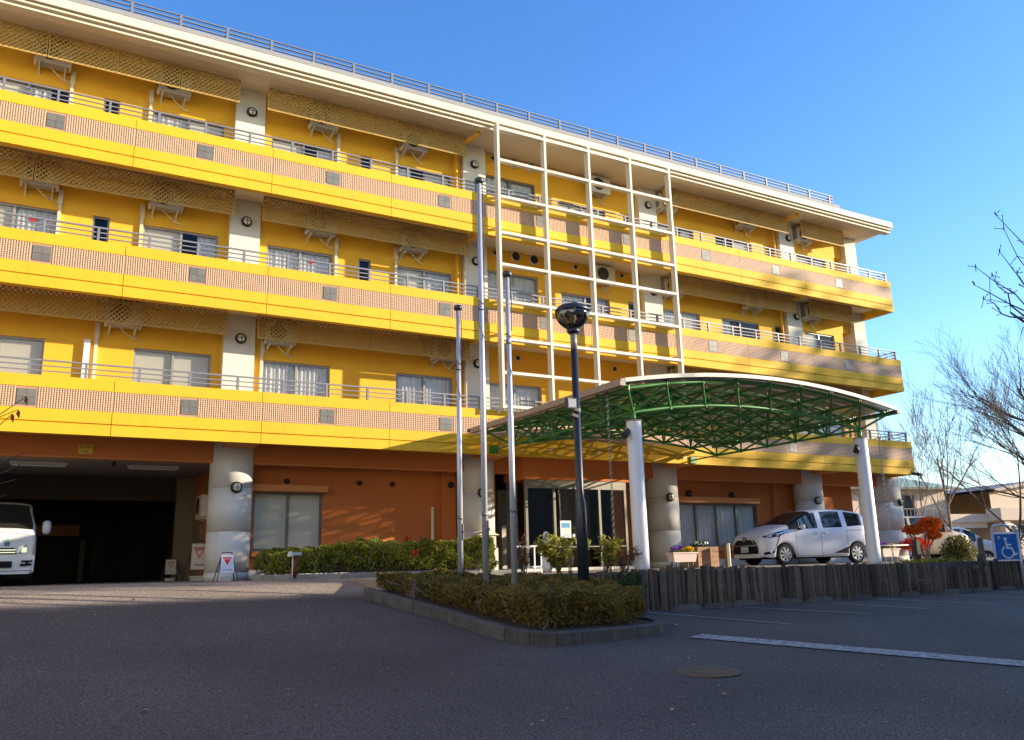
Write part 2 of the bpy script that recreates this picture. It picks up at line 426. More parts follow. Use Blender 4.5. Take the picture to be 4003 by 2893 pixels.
def text(body, size, loc, m, parent=None, rot=(math.pi / 2, 0, 0), name='lettering', local=False, align='CENTER', squash=1.0, depth=0.001):
    cu = bpy.data.curves.new(name, 'FONT'); cu.body = body; cu.size = size; cu.align_x = align; cu.align_y = 'CENTER'; cu.extrude = depth
    cu.resolution_u = 2
    t = bpy.data.objects.new(name, cu); C.objects.link(t)
    bpy.context.view_layer.update()
    me = bpy.data.meshes.new_from_object(t.evaluated_get(bpy.context.evaluated_depsgraph_get()))
    bpy.data.objects.remove(t); bpy.data.curves.remove(cu)
    me.materials.clear(); me.materials.append(M[m])
    o = bpy.data.objects.new(name, me); C.objects.link(o)
    o.rotation_euler = rot; o.scale = (squash, 1, 1)
    off = Vector((0, 0, 0)) if (parent is None or local) else org(parent)
    o.location = Vector(loc) - off
    if parent: o.parent = parent
    return o
ORD = ['first', 'second', 'third', 'fourth', 'fifth', 'sixth', 'seventh', 'eighth', 'ninth', 'tenth', 'eleventh', 'twelfth', 'thirteenth', 'fourteenth', 'fifteenth', 'sixteenth']

# leaf clouds -------------------------------------------------------
def leaf_mesh(P, size, aspect=0.5, flat=0.0, jitter=0.35):
    """one small rhombic leaf per point, random tilt; flat>0 turns faces upwards"""
    n = len(P)
    a = nrs.normal(size=(n, 3)); a[:, 2] *= (1 - flat)
    a /= np.linalg.norm(a, axis=1)[:, None] + 1e-9
    b = nrs.normal(size=(n, 3)); b[:, 2] *= (1 - flat)
    b -= a * np.sum(a * b, 1)[:, None]; b /= np.linalg.norm(b, axis=1)[:, None] + 1e-9
    s = size * (1 + jitter * nrs.normal(size=n)).clip(0.4, 1.9)
    A = a * s[:, None]; B = b * (s * aspect)[:, None]
    V = np.stack([P - A, P - B * 0.9 + A * 0.1, P + A, P + B * 0.9 + A * 0.1], 1).reshape(-1, 3)
    F = np.arange(4 * n).reshape(n, 4)
    return V, F
def ellipsoid_pts(n, c, r, shell=0.0):
    d = nrs.normal(size=(n, 3)); d /= np.linalg.norm(d, axis=1)[:, None]
    u = nrs.rand(n) ** (1 / 3.0)
    if shell: u = shell + (1 - shell) * nrs.rand(n)
    return np.array(c) + d * u[:, None] * np.array(r)

# ------------------------------------------------------------------ terrain
_yy = [-40, -19.5, -15, -11, -9, -7, -5.5, -4.2, -3, 50]
_zz = [-0.6, 0, 0.24, 0.47, 0.65, 0.9, 1.12, 1.29, 1.38, 1.38]
def ss(a, b, x):
    t = min(1, max(0, (x - a) / (b - a))); return t * t * (3 - 2 * t)
def lot(x, y): return min(0.70, max(-1.0, 0.055 * (y + 19.5)))
def zg(x, y):
    if y > -6.7 and x > 5.5: return 1.38
    w = 1 - ss(5.5, 8, x)
    return lot(x, y) * (1 - w) + float(np.interp(y, _yy, _zz)) * w

def grid_sheet(name, xs, ys, fn, m, kind='structure', holes=None):
    V = [(x, y, fn(x, y)) for y in ys for x in xs]; nx = len(xs)
    F = []
    for j in range(len(ys) - 1):
        for i in range(nx - 1):
            if holes and holes(0.5 * (xs[i] + xs[i + 1]), 0.5 * (ys[j] + ys[j + 1])): continue
            F.append((j * nx + i, j * nx + i + 1, (j + 1) * nx + i + 1, (j + 1) * nx + i))
    me = bpy.data.meshes.new(name); me.from_pydata(V, [], F); me.update()
    return link(name, me, m, None, True, kind)
xs = sorted(set([round(-40 + 2 * i, 2) for i in range(20)] + [round(-1 + 0.25 * i, 3) for i in range(60)] + [14 + 1.0 * i for i in range(0, 66)]))
ys = sorted(set([-40.0, -35, -30, -26] + [round(-24 + 0.35 * i, 3) for i in range(49)] + [-6.85]))
ys = [y for y in ys if y <= -6.85] + [-6.70]
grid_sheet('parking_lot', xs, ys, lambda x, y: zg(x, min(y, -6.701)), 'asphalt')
xl = [x for x in xs if x <= 5.51]
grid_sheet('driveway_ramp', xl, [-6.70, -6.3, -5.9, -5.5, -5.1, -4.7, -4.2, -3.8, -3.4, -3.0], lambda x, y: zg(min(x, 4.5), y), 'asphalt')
mb = MB().quad((-60, -3.0, 1.38), (90, -3.0, 1.38), (90, 60, 1.38), (-60, 60, 1.38))
mb.quad((5.5, -6.70, 1.38), (90, -6.70, 1.38), (90, -3.0, 1.38), (5.5, -3.0, 1.38))
mb.quad((5.5, -6.70, 0.2), (90, -6.70, 0.2), (90, -6.70, 1.38), (5.5, -6.70, 1.38))
mb.quad((5.5, -6.70, 0.2), (5.5, -6.70, 1.38), (5.5, -3.0, 1.38), (5.5, -3.0, 0.2))
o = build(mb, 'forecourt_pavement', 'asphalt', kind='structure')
mb = MB().quad((-1500, -1500, -1.2), (1500, -1500, -1.2), (1500, 1500, -1.2), (-1500, 1500, -1.2))
build(mb, 'ground', 'far_ground', kind='structure')
mb = MB().box(60, 400, 30, 300, -1.2, 1.36).box(-400, -40, -60, 300, -1.2, 0.6)
build(mb, 'outlying_ground', 'far_ground', kind='structure')
# ------------------------------------------------------------------ the building
T = [5.62, 8.71, 11.80]                       # tops of the three balcony parapets
XL, XR = -8.0, 28.10
JOINTS = [XL] + [1.435 + 3.13 * k for k in range(-2, 9)] + [XR]
B = root('care_home', (10, 1, 1.38), 'long yellow four storey care home with tiled balcony bands and round white pillars', 'building')

def panel(x0, x1, t):
    g = 0.006
    a, b = x0 + g, x1 - g
    mb = MB()
    mb.box(a, b, 0, .18, t - .25, t).box(a, b, 0, .18, t - .945, t - .69).box(a, b, 0, .18, t - 1.2, t - .972)
    mb.box(a, b, .035, .18, t - .972, t - .945).box(a, b, .03, .18, t - .69, t - .25)
    return mb
for fl, t in enumerate(T):
    for x0, x1 in zip(JOINTS[:-1], JOINTS[1:]):
        build(panel(x0, x1, t), 'parapet_panel', 'yellow_paint', B)
    build(MB().box(XL, XR - .01, .05, .17, t - 1.19, t - .01), 'parapet_core', 'seam', B)
    build(MB().box(XL, XR - .01, .0125, .032, t - .688, t - .252), 'tile_bed', 'grout', B)
    # side return at the right hand end
    mb = MB(); mb.box(XR - .18, XR, .182, 6, t - .945, t).box(XR - .18, XR, .182, 6, t - 1.2, t - .972).box(XR - .18, XR - .03, .182, 6, t - .972, t - .945)
    build(mb, 'parapet_side_panel', 'yellow_paint', B)
    # square grey tiles, four to a panel
    gx = [-3.30 - .17, -.17, 2.975, 6.11, 9.245, 12.28 + .1, 15.51, 18.73 - .02, 21.92, 25.15]
    gt = None
    for cx in gx:
        for dx in (-1, 1):
            for dz in (-1, 1):
                if gt is None:
                    gt = build(MB().box(-.0835, .0835, -.004, .012, -.0815, .0815), 'grey_tile', 'grey_tile', B, local=True)
                    q = gt
                    q.location = Vector((cx + dx * .0865, .005, t - .47 + dz * .0845)) - org(B)
                else:
                    inst(gt, 'grey_tile', (cx + dx * .0865, .005, t - .47 + dz * .0845), B)
    # mosaic: 50 mm tiles, nine rows
    V = []; F = []
    p = 0.0489
    tiles = []
    for x0, x1 in zip(JOINTS[:-1], JOINTS[1:]):
        n = int(round((x1 - x0 - .02) / p)); pp = (x1 - x0 - .02) / n
        for i in range(n):
            cx = x0 + .01 + (i + .5) * pp
            if any(abs(cx - g) < .195 for g in gx): continue
            for j in range(9):
                tiles.append((cx, t - .253 - (j + .5) * p * .985, pp))
    tiles = np.array(tiles); n = len(tiles)
    h = .0227; dep = .0004 + .0010 * nrs.rand(n)
    cs = np.array([(-1, -1), (1, -1), (1, 1), (-1, 1)])
    fr = np.zeros((n, 8, 3))
    for k in range(4):
        fr[:, k, 0] = tiles[:, 0] + cs[k, 0] * h; fr[:, k, 2] = tiles[:, 1] + cs[k, 1] * h; fr[:, k, 1] = .012 - dep
        fr[:, 4 + k, 0] = fr[:, k, 0]; fr[:, 4 + k, 2] = fr[:, k, 2]; fr[:, 4 + k, 1] = .016
    F = np.array([[0, 1, 2, 3], [0, 4, 5, 1], [1, 5, 6, 2], [2, 6, 7, 3], [3, 7, 4, 0]])
    FF = (np.arange(n)[:, None, None] * 8 + F[None]).reshape(-1, 4)
    npmesh('mosaic_tile', fr.reshape(-1, 3), FF, 'tile_pink', B, kind='stuff')
    # balcony slab, rooms behind
    build(MB().box(XL, XR - .19, .19, 1.49, t - .93, t - .72), 'balcony_slab', 'soffit_white', B)
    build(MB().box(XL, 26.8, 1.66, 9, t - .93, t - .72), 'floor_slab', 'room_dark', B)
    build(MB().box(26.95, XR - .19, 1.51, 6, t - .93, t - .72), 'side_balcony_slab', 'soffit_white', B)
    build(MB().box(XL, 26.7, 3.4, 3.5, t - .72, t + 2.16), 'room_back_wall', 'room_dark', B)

    # railing
    mb = MB()
    for h in (.335, .225, .115):
        mb.box(XL, XR - .10, .075, .115 if h > .3 else .105, t + h - .017, t + h + (.017 if h > .3 else .006))
    mb.box(XR - .125, XR - .085, .12, 6, t + .318, t + .352).box(XR - .12, XR - .09, .12, 6, t + .21, t + .23).box(XR - .12, XR - .09, .12, 6, t + .10, t + .12)
    build(mb, 'balcony_rail', 'rail_grey', B)
    px = -1.22 - 1.046 * 6; pm = None
    while px < XR - .3:
        if px > XL:
            if pm is None: pm = build(MB().box(-.025, .025, -.035, .035, 0, .33), 'rail_post', 'rail_grey', B, local=True); pm.location = Vector((px, .1, t)) - org(B)
            else: inst(pm, 'rail_post', (px, .1, t), B)
        px += 1.046
    inst(pm, 'rail_post', (XR - .14, .1, t), B)
    for yy in (1.2, 2.3, 3.4): inst(pm, 'rail_post', (XR - .105, yy, t), B)

# walls with openings --------------------------------------------------
def wall(x0, x1, z0, z1, y, th, holes, name, m, parent):
    xs = sorted({x0, x1} | {h[0] for h in holes} | {h[1] for h in holes})
    zs = sorted({z0, z1} | {h[2] for h in holes} | {h[3] for h in holes})
    mb = MB()
    for a, b in zip(xs[:-1], xs[1:]):
        for c, d in zip(zs[:-1], zs[1:]):
            cx, cz = (a + b) / 2, (c + d) / 2
            if any(h[0] < cx < h[1] and h[2] < cz < h[3] for h in holes): continue
            mb.quad((a, y, c), (b, y, c), (b, y, d), (a, y, d))
            mb.quad((b, y + th, c), (a, y + th, c), (a, y + th, d), (b, y + th, d))
    for h in holes:
        a, b, c, d = h
        mb.quad((a, y, c), (a, y, d), (a, y + th, d), (a, y + th, c)); mb.quad((b, y, d), (b, y, c), (b, y + th, c), (b, y + th, d))
        mb.quad((a, y, d), (b, y, d), (b, y + th, d), (a, y + th, d)); mb.quad((b, y, c), (a, y, c), (a, y + th, c), (b, y + th, c))
    mb.quad((x1, y, z0), (x1, y + th, z0), (x1, y + th, z1), (x1, y, z1))
    return build(mb, name, m, parent)

def curtain(x0, x1, z0, z1, y, amp=.03, wl=.11, n=None):
    n = n or max(8, int((x1 - x0) / .022)); ph = rnd.random() * 6
    mb = MB(); k = 0
    for i in range(n + 1):
        x = x0 + (x1 - x0) * i / n
        yy = y + amp * (math.sin(x / wl * 6.28 + ph) + .5 * math.sin(x / wl * 2.9 + 1.3 * ph))
        mb.v += [(x, yy, z0), (x, yy + .01 * math.sin(x * 40), z1)]
    mb.f = [(2 * i, 2 * i + 2, 2 * i + 3, 2 * i + 1) for i in range(n)]
    return mb

def window(x0, x1, z0, z1, y, panes=2, cover=None, splits=None, frame='frame_silver', transom=None, red=None):
    fw = .045
    mb = MB().box(x0, x1, y + .05, y + .13, z1 - fw, z1).box(x0, x1, y + .05, y + .13, z0, z0 + fw)
    mb.box(x0, x0 + fw, y + .05, y + .13, z0 + fw, z1 - fw).box(x1 - fw, x1, y + .05, y + .13, z0 + fw, z1 - fw)
    sp = splits or [x0 + (x1 - x0) * i / panes for i in range(1, panes)]
    for s in sp: mb.box(s - .028, s + .028, y + .045, y + .125, z0 + fw, z1 - fw)
    if transom: mb.box(x0 + fw, x1 - fw, y + .047, y + .12, transom - .03, transom + .03)
    w = build(mb, 'window', frame, B)
    ed = [x0] + sp + [x1]
    for i, (a, b) in enumerate(zip(ed[:-1], ed[1:])):
        yy = y + (.075 if i % 2 else .098)
        build(MB().quad((a + .03, yy, z0 + fw * .8), (b - .03, yy, z0 + fw * .8), (b - .03, yy, z1 - fw * .8), (a + .03, yy, z1 - fw * .8)), 'pane', 'window_glass', w)
        c = (cover[i] if cover else 'lace')
        if c == 'blind': build(MB().box(a + .01, b - .01, y + .125, y + .13, z0 + .02, z1 - .02), 'blind', 'blind_beige', w)
        elif c == 'lace': build(curtain(a, b, z0, z1, y + .155, .018), 'curtain', 'lace', w, True)
        elif c == 'part':
            s = a + (b - a) * .45
            build(curtain(s, b, z0, z1, y + .155, .018, .09), 'curtain', 'lace', w, True)
        elif c == 'partl':
            s = a + (b - a) * .55
            build(curtain(a, s, z0, z1, y + .155, .018, .09), 'curtain', 'lace', w, True)
    if red:
        cx, cz, r = red
        build(MB().prism([(cx - r, cz + r * .6), (cx, cz - r * .6), (cx + r, cz + r * .6)], lambda a, b: (a, y + .10 + .03, b), lambda a, b: (a, y + .092 + .03, b)), 'window_sticker', 'red_sign', w)
    return w

WIN = [(-4.2, -2.75), (-1.68, .06), (1.90, 3.64), (4.87, 6.62), (8.46, 10.18)]
COV = {2: ['blind', 'part', 'blind', 'partl', 'lace', 'blind', 'blind', 'part', 'partl', 'blind'],
       1: ['blind', 'part', 'blind', 'lace', 'blind', 'part', 'lace', 'lace', 'blind', 'lace'],
       0: ['blind', 'blind', 'blind', 'blind', 'blind', 'blind', 'lace', 'lace', 'lace', 'lace']}
WR = [(13.95, 15.82), (18.0, 19.64), (20.66, 22.45), (24.79, 26.42)]
CR = {2: [('blind', 'lace'), ('lace', 'part'), ('none', 'blind'), ('lace', 'part')],
      1: [('lace', 'part'), ('lace', 'blind'), ('partl', 'none'), ('blind', 'none')],
      0: [None, ('lace', 'lace'), ('none', 'lace'), ('lace', 'lace')]}
for fl, t in enumerate(T):
    zh = t + 1.14; z0 = t - .71
    holes = []; todo = []
    for i, (a, b) in enumerate(WIN):
        if fl == 0 and i == 0: continue
        holes.append((a, b, z0, zh)); todo.append((a, b, z0, zh, COV[fl][2 * i:2 * i + 2], None))
    if fl:
        for a, b in ((-2.42, -2.05), (.79, 1.15), (7.35, 7.70), (16.56, 16.9), (23.24, 23.62)):
            holes.append((a, b, t - .1, t + 1.16)); todo.append((a, b, t - .1, t + 1.16, ['none'], 'single'))
    ze = t + (1.47 if fl else 1.12)
    holes.append((11.30, 13.12, z0, ze)); todo.append((11.30, 13.12, z0, ze, ['lace', 'lace'], 'trans' if fl else None))
    for i, (a, b) in enumerate(WR):
        if CR[fl][i] is None: continue
        holes.append((a, b, z0, zh)); todo.append((a, b, z0, zh, list(CR[fl][i]), None))
    wall(XL, 26.92, t - .72, t + 2.17, 1.5, .16, holes, 'upper_wall', 'ochre_paint', B)
    for a, b, c, d, cov, kind in todo:
        red = None
        if fl == 2 and abs(a + 1.68) < .1: red = (-.42, t + .72, .10)
        if fl == 2 and abs(a - 4.87) < .1: red = (6.05, t + .72, .10)
        if fl == 1 and abs(a + 1.68) < .1: red = (-.43, t + .86, .14)
        if fl == 1 and abs(a - 4.87) < .1: red = (6.08, t + .88, .12)
        if kind == 'single': window(a, b, c, d, 1.5, 1, cov, [], 'frame_bronze')
        else: window(a, b, c, d, 1.5, 2, cov, None, 'frame_silver' if fl < 2 else 'frame_bronze', t + .95 if kind == 'trans' else None, red)
    # hole vents in the wall between the second and third columns
    vz = t + 2.02
    vents = [(11.60, .09), (12.32, .17), (12.97, .17), (14.50, .085), (16.33, .09)] if fl else [(12.29, .09), (15.83, .09)]
    for vx, r in vents:
        v = build(MB().lathe([(r, 0), (r, .05), (r * .88, .06)], (vx, 1.5, vz - (.1 if fl == 0 else 0)), 16, 'y'), 'vent_collar', 'duct_cream', B, True)
        build(MB().lathe([(r * .85, .056), (r * .80, .064), (r * .3, .066)], (vx, 1.5, vz - (.1 if fl == 0 else 0)), 16, 'y'), 'vent_cap', 'vent_black', B, True)
    # pipe covers beside the air conditioners
    pcs = [.08, 1.84, 6.69, 8.42] if fl else [1.09, 4.84]
    for x in pcs:
        build(MB().box(x - .035, x + .035, 1.43, 1.5, t - .7, t + 1.5).box(x - .05, x + .05, 1.415, 1.497, t + 1.28, t + 1.62), 'pipe_cover', 'duct_cream', B)
    if fl == 0:
        build(MB().box(.84, .97, 1.40, 1.5, t + .02 - .6, t + 1.2), 'pipe_box', 'sign_white', B)
    # rainwater pipes next to the columns
    for x in (10.28, 23.48):
        build(MB().tube((x, 1.36, t - .72), (x, 1.36, t + 1.98), .045, None, 10).tube((x + .13, 1.44, t - .72), (x + .13, 1.44, t + 1.98), .03, None, 8), 'rainwater_pipe', 'ochre_paint', B)
        build(MB().tube((x, 1.36, t + 1.96), (x + .25, .35, t + 2.06), .06, None, 10).tube((x + .25, .38, t + 2.02), (x + .25, .38, t + 2.16), .06, None, 10), 'pipe_branch', 'ochre_paint', B)
    build(MB().box(XL, XL + .1, 1.5, 9, t - .72, t + 2.17), 'end_wall', 'ochre_paint', B)
    build(MB().box(26.82, 26.915, 1.68, 9, t - .72, t + 2.17), 'end_wall', 'ochre_paint', B)

COLX = [-2.38, 4.25, 10.87, 17.47, 24.10]
for cx in COLX:
    build(MB().box(cx - .375, cx + .375, 1.30, 1.495, 4.70, 13.99), 'column', 'cream_wall', B)
build(MB().box(27.42, 28.07, 1.32, 2.2, 4.70, 13.99), 'corner_column', 'cream_wall', B)
for t in T:
    build(MB().box(26.93, 27.415, 1.52, 2.15, t + 1.32, t + 2.165), 'corner_beam', 'ochre_paint', B)

# roof ------------------------------------------------------------------
RX = 28.45
build(MB().box(XL, RX - .05, .22, 12, 13.995, 14.20), 'roof_slab', 'soffit_white', B)
build(MB().box(XL, RX, -.17, .25, 14.03, 14.24).box(RX - .25, RX, .252, 12, 13.98, 14.24), 'roof_fascia', 'fascia_cream', B)
build(MB().box(XL, RX - .01, -.11, .21, 13.945, 13.99).box(XL, RX - .02, -.05, .20, 13.842, 13.89), 'fascia_step', 'fascia_cream', B)
build(MB().box(XL, RX - .02, .02, .205, 13.9905, 14.029).box(XL, RX - .03, .03, .19, 13.8905, 13.9445), 'fascia_groove', 'joint_grey', B)
build(MB().box(XL, RX - .03, -.12, 11.5, 14.242, 14.285), 'roof_edge_flashing', 'gutter_dark', B)
build(MB().box(XL, 26.1, .30, .50, 14.286, 14.68).box(25.9, 26.1, .502, 10, 14.286, 14.68), 'roof_kerb', 'roof_grey', B)
mb = MB()
for h in (.36, .24, .12): mb.box(XL, 25.85, .385, .425, 14.68 + h - .015, 14.68 + h + .012).box(25.85, 25.88, .43, 10, 14.68 + h - .015, 14.68 + h + .012)
build(mb, 'roof_rail', 'rail_grey', B)
px = 4.50 - 1.113 * 11; pm = None
while px < 25.9:
    if px > XL:
        if pm is None: pm = build(MB().box(-.03, .03, -.035, .035, 0, .345), 'roof_rail_post', 'rail_grey', B, local=True); pm.location = Vector((px, .405, 14.68)) - org(B)
        else: inst(pm, 'roof_rail_post', (px, .405, 14.68), B)
    px += 1.113
build(MB().tube((6.0, 1.0, 14.6), (6.0, .95, 14.98), .03, None, 8).tube((6.0, .95, 14.95), (6.12, .9, 15.12), .05, None, 8), 'roof_vent_pipe', 'gutter_dark', B)

# ground floor ----------------------------------------------------------
for cx in COLX + [28.25]:
    r = .5 if cx < 28 else .66
    cy = 1.5 if cx < 28 else 1.62
    z = 1.38
    p = None
    for k, (a, b) in enumerate(((1.38, 1.56), (1.565, 2.486), (2.494, 3.506), (3.514, 4.60))):
        q = build(MB().lathe([(r + (.006 if k == 0 else 0), a), (r + (.006 if k == 0 else 0), b)], (cx, cy, 0), 40), 'pillar_drum', 'pillar_white', B, True)
    build(MB().lathe([(r - .02, 1.4), (r - .02, 4.69)], (cx, cy, 0), 24), 'pillar_core', 'joint_grey', B)
    if cx < 28:
        build(MB().box(cx - .34, cx + .34, .2, .98, 4.42, 4.688), 'cantilever_beam', 'orange_trim', B)
build(MB().box(XL, 27.6, 1.32, 1.62, 4.13, 4.69), 'ground_floor_beam', 'orange_wall', B)
build(MB().box(XL, 27.6, 1.315, 1.625, 4.10, 4.128), 'beam_edge', 'orange_trim', B)
build(MB().box(4.15, 27.5, 1.626, 1.995, 4.16, 4.198), 'ground_floor_ceiling', 'orange_trim', B)
gh = [(4.92, 6.66, 2.06, 3.49), (11.75, 15.9, 1.38, 4.15), (18.39, 22.03, 2.0, 3.41), (25.2, 26.6, 2.3, 3.3)]
wall(4.15, 27.0, 1.38, 4.2, 2.0, .15, gh, 'ground_floor_wall', 'orange_wall', B)
build(MB().box(26.9, 27.0, 2.16, 9, 1.38, 4.6), 'end_wall', 'orange_wall', B)
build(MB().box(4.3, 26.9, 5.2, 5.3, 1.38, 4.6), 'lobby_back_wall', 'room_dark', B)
build(MB().box(4.2, 11.3, 1.965, 1.998, 1.38, 1.60).box(16.1, 26.9, 1.965, 1.998, 1.38, 1.60), 'plinth', 'pillar_white', B)
w = window(4.92, 6.66, 2.06, 3.49, 2.0, 2, ['blind', 'blind'], None, 'frame_bronze')
window(18.39, 22.03, 2.0, 3.41, 2.0, 4, ['lace', 'lace', 'lace', 'lace'], [19.31, 20.21, 21.11], 'frame_bronze')
window(25.2, 26.6, 2.3, 3.3, 2.0, 2, ['lace', 'none'], None, 'frame_bronze')
build(MB().box(4.80, 6.72, 1.72, 1.998, 3.50, 3.66), 'window_hood', 'orange_trim', B)
build(MB().box(18.0, 21.95, 1.72, 1.998, 3.42, 3.60), 'window_hood', 'orange_trim', B)
build(MB().box(4.90, 6.70, 1.9, 1.998, 1.92, 2.055), 'window_sill', 'orange_trim', B); build(MB().box(18.3, 22.1, 1.9, 1.998, 1.86, 1.995), 'window_sill', 'orange_trim', B)
build(MB().tube((9.72, 1.9, 1.4), (9.72, 1.9, 3.17), .045, None, 10), 'conduit_pipe', 'duct_cream', B)
build(MB().box(9.98, 10.4, 1.85, 1.998, 1.4, 4.15), 'wall_pier', 'orange_wall', B)
build(MB().box(22.75, 22.95, 1.85, 1.998, 1.4, 4.15), 'wall_pier', 'orange_wall', B)
for vx, vz, r in ((5.73, 3.78, .07), (7.64, 3.78, .07), (8.57, 3.77, .07), (10.25, 3.78, .09), (19.0, 3.72, .13), (20.9, 3.7, .13)):
    build(MB().lathe([(r, 0), (r * .9, .05), (r * .3, .07)], (vx, 2.0 if vx < 10 or vx > 12 else 1.85, vz), 14, 'y'), 'vent_cap', 'vent_black', B, True)
# garage
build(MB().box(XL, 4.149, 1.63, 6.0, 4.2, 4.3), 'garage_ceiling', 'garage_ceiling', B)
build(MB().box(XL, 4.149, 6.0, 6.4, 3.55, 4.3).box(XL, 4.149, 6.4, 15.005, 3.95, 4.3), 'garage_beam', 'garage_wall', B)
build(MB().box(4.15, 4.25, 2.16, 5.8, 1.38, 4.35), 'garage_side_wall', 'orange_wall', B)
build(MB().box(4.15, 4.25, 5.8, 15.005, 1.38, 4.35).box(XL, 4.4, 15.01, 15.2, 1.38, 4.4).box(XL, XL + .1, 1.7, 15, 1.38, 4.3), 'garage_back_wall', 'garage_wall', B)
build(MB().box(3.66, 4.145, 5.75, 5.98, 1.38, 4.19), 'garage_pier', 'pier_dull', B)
build(MB().box(-1.0, 1.7, 13.2, 13.4, 2.9, 3.25), 'garage_lintel', 'orange_trim', B)
build(MB().box(1.75, 1.9, 13.0, 13.1, 1.38, 2.75), 'garage_door_jamb', 'pier_dull', B)
build(MB().box(2.1, 2.55, 13.0, 13.1, 1.38, 3.1), 'garage_door', 'garage_wall', B)
build(MB().box(4.08, 4.148, 4.3, 5.2, 1.4, 3.2), 'garage_side_door', 'pier_dull', B)
for x, y in ((.2, 3.2), (2.7, 3.2), (.2, 8.5)):
    f = build(MB().box(x - .6, x + .6, y - .06, y + .06, 4.14, 4.198), 'strip_light', 'ac_white', B)
    build(MB().tube((x - .56, y, 4.115), (x + .56, y, 4.115), .016, None, 8), 'light_tube', 'sign_white', f)
build(MB().lathe([(.05, 4.2), (.05, 4.12), (.03, 4.08)], (1.75, 2.6, 0), 12), 'ceiling_sensor', 'ac_dark', B)

# entrance ----------------------------------------------------------------
build(MB().box(12.02, 15.78, .82, 1.31, 3.90, 4.688).box(12.02, 15.78, 1.63, 1.99, 3.90, 4.15), 'entrance_header', 'orange_wall', B)
build(MB().box(11.9, 15.9, .70, 1.99, 1.381, 1.46), 'entrance_step', 'pillar_white', B)
fr = MB().box(12.06, 15.55, .84, .94, 3.66, 3.895)
e = build(fr, 'entrance_frame', 'steel_dull', B)
mb = MB()
for x in (12.06, 12.98, 13.76, 14.54, 15.47): mb.box(x, x + .075, .845, .935, 1.46, 3.66)
mb.box(12.13, 15.5, .85, .93, 2.02, 2.05)
for y in (1.4, 1.9): mb.box(12.065, 12.13, y, y + .06, 1.46, 3.89)
build(mb, 'entrance_mullion', 'steel_dull', B)
for a, b in ((12.14, 12.98), (13.06, 13.76), (13.84, 14.54), (14.62, 15.47)):
    p = build(MB().quad((a, .889, 1.47), (b, .889, 1.47), (b, .889, 3.655), (a, .889, 3.655)), 'glass_door' if 13 < a < 14 else 'glass_panel', 'lobby_glass', B)
    if 13 < a < 14:
        hx = b - .06 if a < 13.5 else a + .06
        build(MB().box(hx - .02, hx + .02, .83, .884, 2.10, 2.28), 'handle', 'frame_silver', p)
build(MB().quad((12.094, 1.95, 1.47), (12.094, .95, 1.47), (12.094, .95, 3.88), (12.094, 1.95, 3.88)), 'glass_panel', 'lobby_glass', B)
pst = build(MB().box(13.20, 13.56, .876, .882, 2.28, 2.76), 'notice_poster', 'sign_white', B)
build(MB().box(13.24, 13.52, .872, .8755, 2.56, 2.70), 'poster_header', 'poster_blue', pst)
build(MB().box(13.24, 13.30, .872, .8755, 2.34, 2.54).box(13.32, 13.52, .872, .8755, 2.33, 2.40), 'poster_block', 'poster_pale', pst)
build(MB().box(13.32, 13.52, .872, .8755, 2.43, 2.54), 'poster_block', 'blind_beige', pst)
build(MB().lathe([(.055, 0), (.05, .004)], (13.66, .884, 2.34), 16, 'y'), 'door_sticker', 'sign_white', B)
build(MB().box(14.6, 15.7, 3.0, 3.1, 1.46, 3.9), 'lobby_partition', 'wood_box', B)
build(MB().box(12.6, 13.0, 3.2, 3.5, 1.46, 2.75), 'lobby_cabinet', 'blind_beige', B)
build(MB().box(12.9, 13.5, 4.0, 4.1, 1.46, 3.9), 'lobby_partition', 'garage_ceiling', B)
build(MB().box(14.28, 14.42, 1.6, 1.66, 1.9, 3.5), 'lobby_banner', 'green_bar', B)
for z0, z1 in ((2.55, 2.95), (1.55, 1.9)):
    build(MB().box(11.02, 11.28, 1.95, 1.998, z0, z1), 'wall_plaque', 'ac_dark', B)
text('医', .12, (11.15, 1.945, 1.78), 'sign_white', B, name='plaque_lettering'); text('院', .12, (11.15, 1.945, 1.64), 'sign_white', B, name='plaque_lettering')

# height limit sign over the garage
s = root('height_limit_sign', (1.05, 1.30, 4.25), 'small yellow height limit sign on the brown beam over the garage opening', 'sign')
build(MB().box(.92, 1.20, 1.285, 1.3125, 4.18, 4.40).box(0, 0, 0, 0, 0, 0) if False else MB().box(.91, 1.20, 1.285, 1.3125, 4.19, 4.39), 'plate', 'sign_yellow', s)
text('高さ制限', .062, (1.055, 1.283, 4.335), 'ink_black', s); text('2.2m', .062, (1.055, 1.283, 4.245), 'ink_black', s)

# white lattice of steel bars in front of the balconies -----------------------
G = root('facade_grid', (13.9, -.2, 5.66), 'tall cream steel grid standing in front of the middle balconies', 'steel grid')
gxs = [10.80 + 1.573 * k for k in range(5)]
for x in gxs:
    build(MB().box(x - .036, x + .036, -.32, -.12, 5.62, 13.94), 'mullion', 'grid_white', G)
for z in (13.80, 12.82, 11.70, 10.62, 9.68, 8.62, 7.55, 6.61, 5.68):
    for a, b in zip(gxs[:-1], gxs[1:]):
        build(MB().box(a + .037, b - .037, -.315, -.16, z - .042, z + .034), 'transom', 'grid_white', G)
for x in gxs:
    for t in T:
        build(MB().box(x - .03, x + .03, -.098, .0, t - 1.05, t - .98).box(x - .03, x + .03, -.098, .0, t - .1, t - .03), 'bracket', 'grid_white', G)

